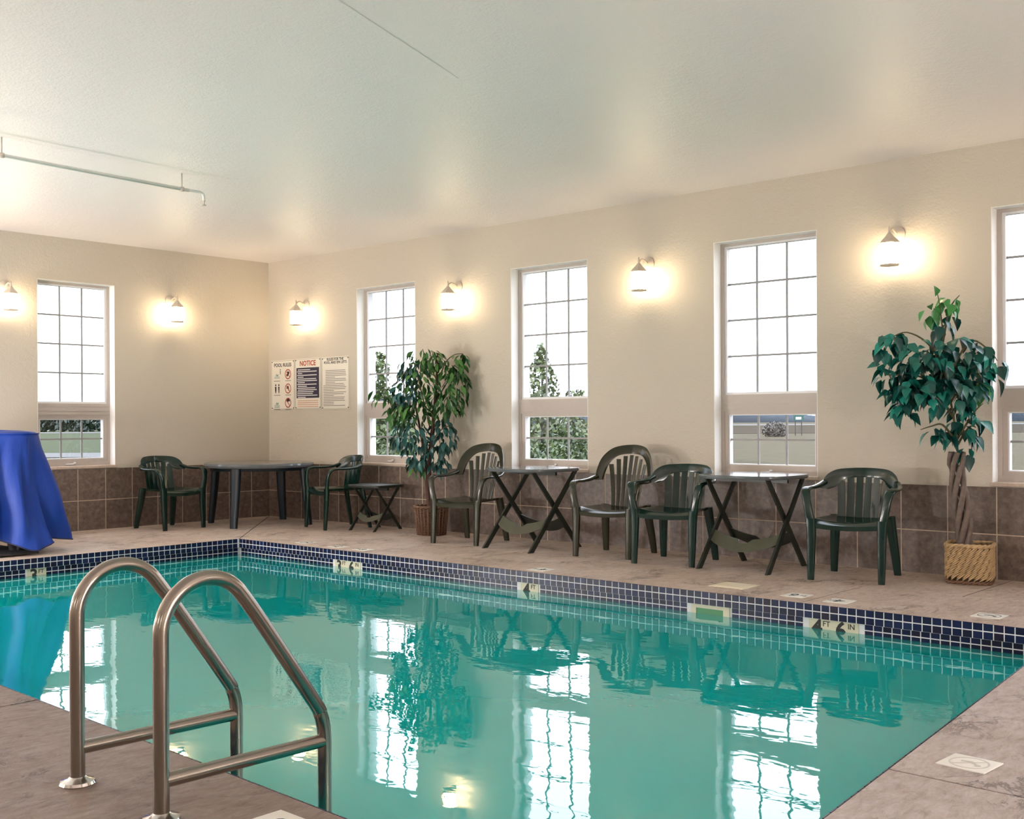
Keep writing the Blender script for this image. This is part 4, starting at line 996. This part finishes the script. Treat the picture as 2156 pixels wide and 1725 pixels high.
for row in range(3):
    cz = ht - .165 - row * .165
    b = MB(); circ(b, .10, cz, .052); b.tube([(.10 - .037, -.0070, cz + .037), (.10 + .037, -.0070, cz - .037)], .005, .0008, seg=6, upv=(0, 1, 0)); b.build('prohibition_ring', 'ink_red', s1)
    b = MB()
    if row == 0: b.tube([(.075, -.0068, cz - .02), (.10, -.0068, cz), (.125, -.0068, cz + .025)], [.012, .018, .008], .0006, seg=8, upv=(0, 1, 0))
    elif row == 1: b.tube([(.075, -.0068, cz + .005), (.105, -.0068, cz + .01), (.115, -.0068, cz - .025)], [.014, .012, .007], .0006, seg=8, upv=(0, 1, 0))
    else: b.tube([(.07, -.0068, cz + .02), (.10, -.0068, cz + .042), (.13, -.0068, cz + .02)], [.010, .013, .010], .0006, seg=8, upv=(0, 1, 0))
    circ(b, .098, cz + .022, .006, .006); b.build('figure', 'ink', s1)
    b = MB()
    if row == 1:
        for cx in (-.135, -.075):
            b.tube([(cx, -.0066, cz - .052), (cx, -.0066, cz - .02), (cx, -.0066, cz + .025)], [.006, .013 if cx < -.1 else .009, .014], .0007, seg=8, upv=(0, 1, 0)); circ(b, cx, cz + .043, .006, .006)
        b.build('figure', 'ink', s1)
    else:
        if row == 0: b.tube([(-.045, -.0066, cz + .0), (-.045, -.0066, cz + .04)], [.006, .010], .0007, seg=8, upv=(0, 1, 0)); circ(b, -.045, cz + .055, .005, .005)
        b.tube([(-.13, -.0066, cz - .018), (-.115, -.0066, cz + .004), (-.105, -.0066, cz - .018)], .007, .0007, seg=8, upv=(0, 1, 0)); b.tube([(-.10, -.0066, cz - .018), (-.085, -.0066, cz + .002)], .007, .0007, seg=8, upv=(0, 1, 0))
        b.build('figure', 'ink_teal', s1)
        bars(s1, 'water_lines', 'ink_teal', [(-.16, -.06, cz - .028 - q * .012, .005) for q in range(3 if row == 2 else 2)])
    bars(s1, 'caption', 'ink_grey', [(-.17, -.05, cz - .075, .007), (.05, .155, cz - .075, .007)])
s2, wd, ht = sign(.507, .978, 1.246, 1.820, 'cream NOTICE board with navy text panel and red heading')
text_mesh('heading', 'NOTICE', .080, 'ink_red', s2, TX(0, ht - .058), bold=.002)
MB().box(-wd / 2 + .03, wd / 2 - .03, -.0068, -.0058, .125, ht - .105).build('text_panel', 'ink_navy', s2)
lw = [(.62, 0), (.93, 1), (.24, 0), (.93, 1), (.30, 0), (.90, 1), (.94, 1), (.36, 0), (.92, 1), (.46, 0), (.86, 1), (.93, 0), (.78, 1), (.74, 1), (.96, 1), (.40, 0)]
x0 = -wd / 2 + .045; zz = ht - .128; rows = []
for k, (f, first) in enumerate(lw): rows.append((x0 + (0 if first else .012), x0 + f * (wd - .09), zz, .0095)); zz -= .0208
bars(s2, 'panel_text', 'ink_white', rows)
bars(s2, 'footer_text', 'ink_pale_red', [(-wd / 2 + .05, wd / 2 - .05, .095 - k * .022, .008) for k in range(4)])
s3, wd, ht = sign(.993, 1.468, 1.238, 1.817, 'cream board headed RULES FOR THE POOL AND SPA LIFTS')
text_mesh('heading', 'RULES FOR THE\nPOOL AND SPA LIFTS', .041, 'ink', s3, TX(0, ht - .045), bold=.0006)
rr_ = random.Random(5); rows = []; zz = ht - .15
for k in range(22):
    f = .45 if k in (4, 7, 12, 15, 19, 20) else rr_.uniform(.85, .98)
    ind = .04 if k < 9 else 0
    rows.append((-wd / 2 + .03 + ind, -wd / 2 + .03 + ind + f * (wd - .07 - ind), zz, .0065)); zz -= .0185
bars(s3, 'body_text', 'ink_grey', rows)

# ------------------------------------------------------------------ sprinkler pipe below the ceiling
r = empty('sprinkler_pipe', (3.50, -6.0, H), 0, 'thin painted sprinkler pipe hanging below the ceiling', 'pipe')
b = MB(); b.tube([(.06, -3.9, -.118), (.03, 1.3, -.118), (-.06, 2.80, -.118)], .013, seg=10); b.build('pipe', 'white', r, True)
for y in (1.36, 2.74, -.4, -2.2):
    xx = .03 if y < 1.4 else -.055
    b = MB(); b.tube([(xx, y, -.132), (xx, y, 0)], .005, seg=6, upv=(1, 0, 0)); b.lathe([(.017, -.134), (.020, -.12), (.017, -.104)], 10, (xx, y, 0)); b.build('hanger', 'lantern', r, True)
b = MB(); b.tube(smooth_path([(-.06, 2.78, -.118), (-.063, 2.90, -.118), (-.064, 2.93, -.135), (-.064, 2.935, -.175)], 4), .011, seg=8); b.build('elbow', 'white', r, True)
b = MB(); b.lathe([(.016, -.215), (.018, -.211), (.005, -.205), (.006, -.185), (.012, -.175)], 10, (-.064, 2.935, 0)); b.build('sprinkler_head', 'lantern', r, True, sharp=.8)

# ------------------------------------------------------------------ outdoors
GZ = -.30
b = MB(); a, B_ = 1400., WT - .02
for (x0, x1, y0, y1) in ((-a, -B_, -a, a), (LX + B_, a, -a, a), (-B_, LX + B_, B_, a), (-B_, LX + B_, -a, LY - B_)):
    b.add([(x0, y0, GZ), (x1, y0, GZ), (x1, y1, GZ), (x0, y1, GZ)], [(0, 1, 2, 3)])
tag(b.build('field', 'ground'), 'grassy field outside the windows', 'ground', kind='structure')
def band(name, mat, u0, u1, d0, d1, z, label, cat, z1=None):
    # strip of land seen between two picture columns, lying d0 to d1 metres away
    b = MB(); A = [at_depth(u, PY, d0) for u in (u0, u1)]; C = [at_depth(u, PY, d1) for u in (u1, u0)]
    b.add([(p.x, p.y, z) for p in A + C] + [(p.x, p.y, z - .03) for p in A + C], [(0, 1, 2, 3), (7, 6, 5, 4), (0, 4, 5, 1), (1, 5, 6, 2), (2, 6, 7, 3), (3, 7, 4, 0)])
    return tag(b.build(name, mat), label, cat, kind='structure')
band('gravel_road', 'road', -900, 520, 46, 53, GZ + .03, 'pale gravel road crossing the lawn beyond the short wall', 'road')
band('lane', 'road', -900, 560, 168, 190, GZ + .04, 'pale lane in front of the far tree line', 'road')
band('stubble_field', 'tan_field', 1250, 3200, 120, 330, GZ + .04, 'tan stubble field beyond the dry grass', 'field')
band('highway', 'road', 1250, 3200, 335, 430, GZ + .05, 'pale highway strip below the hazy hills', 'road')
b = MB(); n = 60; A, B2 = [], []
for i in range(n + 1):
    u = 700 + i * 45; h = 14 + 6 * math.sin(i * .45) + 5 * math.sin(i * .17 + 1); p = at_depth(u, PY, 900); q = at_depth(u, PY, 1000)
    A.append([(p.x, p.y, GZ - .5), (p.x + (q.x - p.x) * .3, p.y + (q.y - p.y) * .3, h)]); B2.append([(q.x, q.y, GZ - .5), (q.x, q.y, h * .9)])
b.grid_solid(A, B2); tag(b.build('hill_range', 'hill', None, True), 'hazy blue hills on the horizon', 'hill', kind='structure')
def foliage(b, c, rad, n, size, rg):
    for k in range(n):
        while True:
            q = Vector((rg.uniform(-1, 1), rg.uniform(-1, 1), rg.uniform(-1, 1)))
            if q.length < 1: break
        p = Vector(c) + Vector((q.x * rad[0], q.y * rad[1], q.z * rad[2])); d1 = Vector((rg.uniform(-1, 1), rg.uniform(-1, 1), rg.uniform(-1, 1))).normalized(); d2 = d1.orthogonal().normalized(); s = size * rg.uniform(.6, 1.3)
        b.add([p - d1 * s, p + d2 * s * .55, p + d1 * s, p - d2 * s * .55], [(0, 1, 2, 3)])
def tree(name, base, blobs, n, size, mat, label, cat, seed, trunk_h, tr=.05):
    rg = random.Random(seed); r = empty(name, base, 0, label, cat, 'trees and shrubs outside')
    b = MB(); tot = sum(q[4] for q in blobs)
    for (x, y, z, rad, wgt) in blobs: foliage(b, (x, y, z), rad, int(n * wgt / tot), size, rg)
    tag(b.build('crown', mat, r), kind='stuff')
    if trunk_h:
        b = MB(); b.tube([(0, 0, -.05), (.02, .01, trunk_h * .5), (0, .03, trunk_h)], [tr, tr * .7, tr * .35], seg=8, upv=(1, 0, 0)); b.build('trunk', 'post', r, True)
def spot(u, dep): p = at_depth(u, PY, dep); return Vector((p.x, p.y, GZ))
tree('young_tree', spot(1140, 22), [(0, 0, 1.25, (.55, .55, .75), 5), (-.05, 0, 2.1, (.42, .42, .55), 3), (0, 0, 2.65, (.16, .16, .28), 1)], 1500, .055, 'tree_leaf', 'young leafy tree seen through the window behind the folding table', 'tree', 1, 2.4)
tree('shrub', spot(1205, 24), [(0, 0, .9, (.5, .5, .9), 4), (.1, 0, 1.8, (.3, .3, .3), 1)], 1300, .055, 'tree_leaf', 'rounded shrub beside the young tree outside', 'shrub', 2, 1.2)
tree('shrub', spot(1085, 24.6), [(0, 0, .75, (.55, .5, .85), 1)], 1200, .055, 'tree_leaf', 'low shrub on the other side of the young tree outside', 'shrub', 3, .8)
tree('shrub', spot(1150, 19.8), [(0, 0, .5, (.75, .5, .56), 1)], 1200, .05, 'tree_leaf', 'low shrub in front of the young tree outside', 'shrub', 11, .6)
tree('shrub', spot(1240, 26.5), [(0, 0, .6, (.6, .5, .7), 1)], 1000, .05, 'tree_leaf', 'low shrub in front of the rounded shrub outside', 'shrub', 12, .6)
tree('young_tree', spot(795, 25), [(0, 0, 1.4, (.5, .5, .8), 4), (0, 0, 2.4, (.3, .3, .6), 2)], 1400, .06, 'tree_leaf', 'young leafy tree seen through the window behind the ficus', 'tree', 4, 2.4)
tree('shrub', spot(870, 27.5), [(0, 0, .75, (.9, .7, .95), 1)], 1500, .06, 'tree_leaf', 'low wide shrub outside behind the ficus', 'shrub', 5, .8)
tree('shrub', spot(810, 22.3), [(0, 0, .6, (.8, .6, .75), 1)], 1300, .055, 'tree_leaf', 'low shrub in front of the young tree behind the ficus', 'shrub', 6, .6)
tree('dry_bush', spot(1632, 97), [(0, 0, .55, (1.1, 1.1, .75), 1)], 900, .12, 'bush_brown', 'brown dry bush in the field beside the road sign', 'bush', 7, .4)
for k in range(27):
    rg = random.Random(40 + k); u = -120 + (k % 14) * 42 + (21 if k > 13 else 0); h = rg.uniform(3.4, 5.0) - (1.2 if k % 14 > 9 else 0)
    tree('far_tree', spot(u, (205 if k < 14 else 215) + rg.uniform(-1, 1)), [(0, 0, h * .48, (1.3, 1.3, h * .5), 3), (rg.uniform(-.4, .4), 0, h * .85, (.8, .8, h * .2), 1)], 420, .5, 'tree_far', 'dark tree in the far row beyond the lawn', 'tree', 60 + k, h * .5, .15)
p = spot(1681, 103)
r = empty('road_sign', p, math.radians(38), 'green road sign on two thin posts in the field', 'sign')
for sx in (-1, 1): MB().box(sx * .28 - .04, sx * .28 + .04, -.03, .03, -.05, 2.0).build('post', 'post', r)
MB().box(-.48, .48, -.06, -.03, 1.38, 2.12).build('panel', 'road_sign', r)
MB().box(-.25, .25, -.075, -.06, 1.50, 1.72).build('inset_plate', 'ink_white', r)
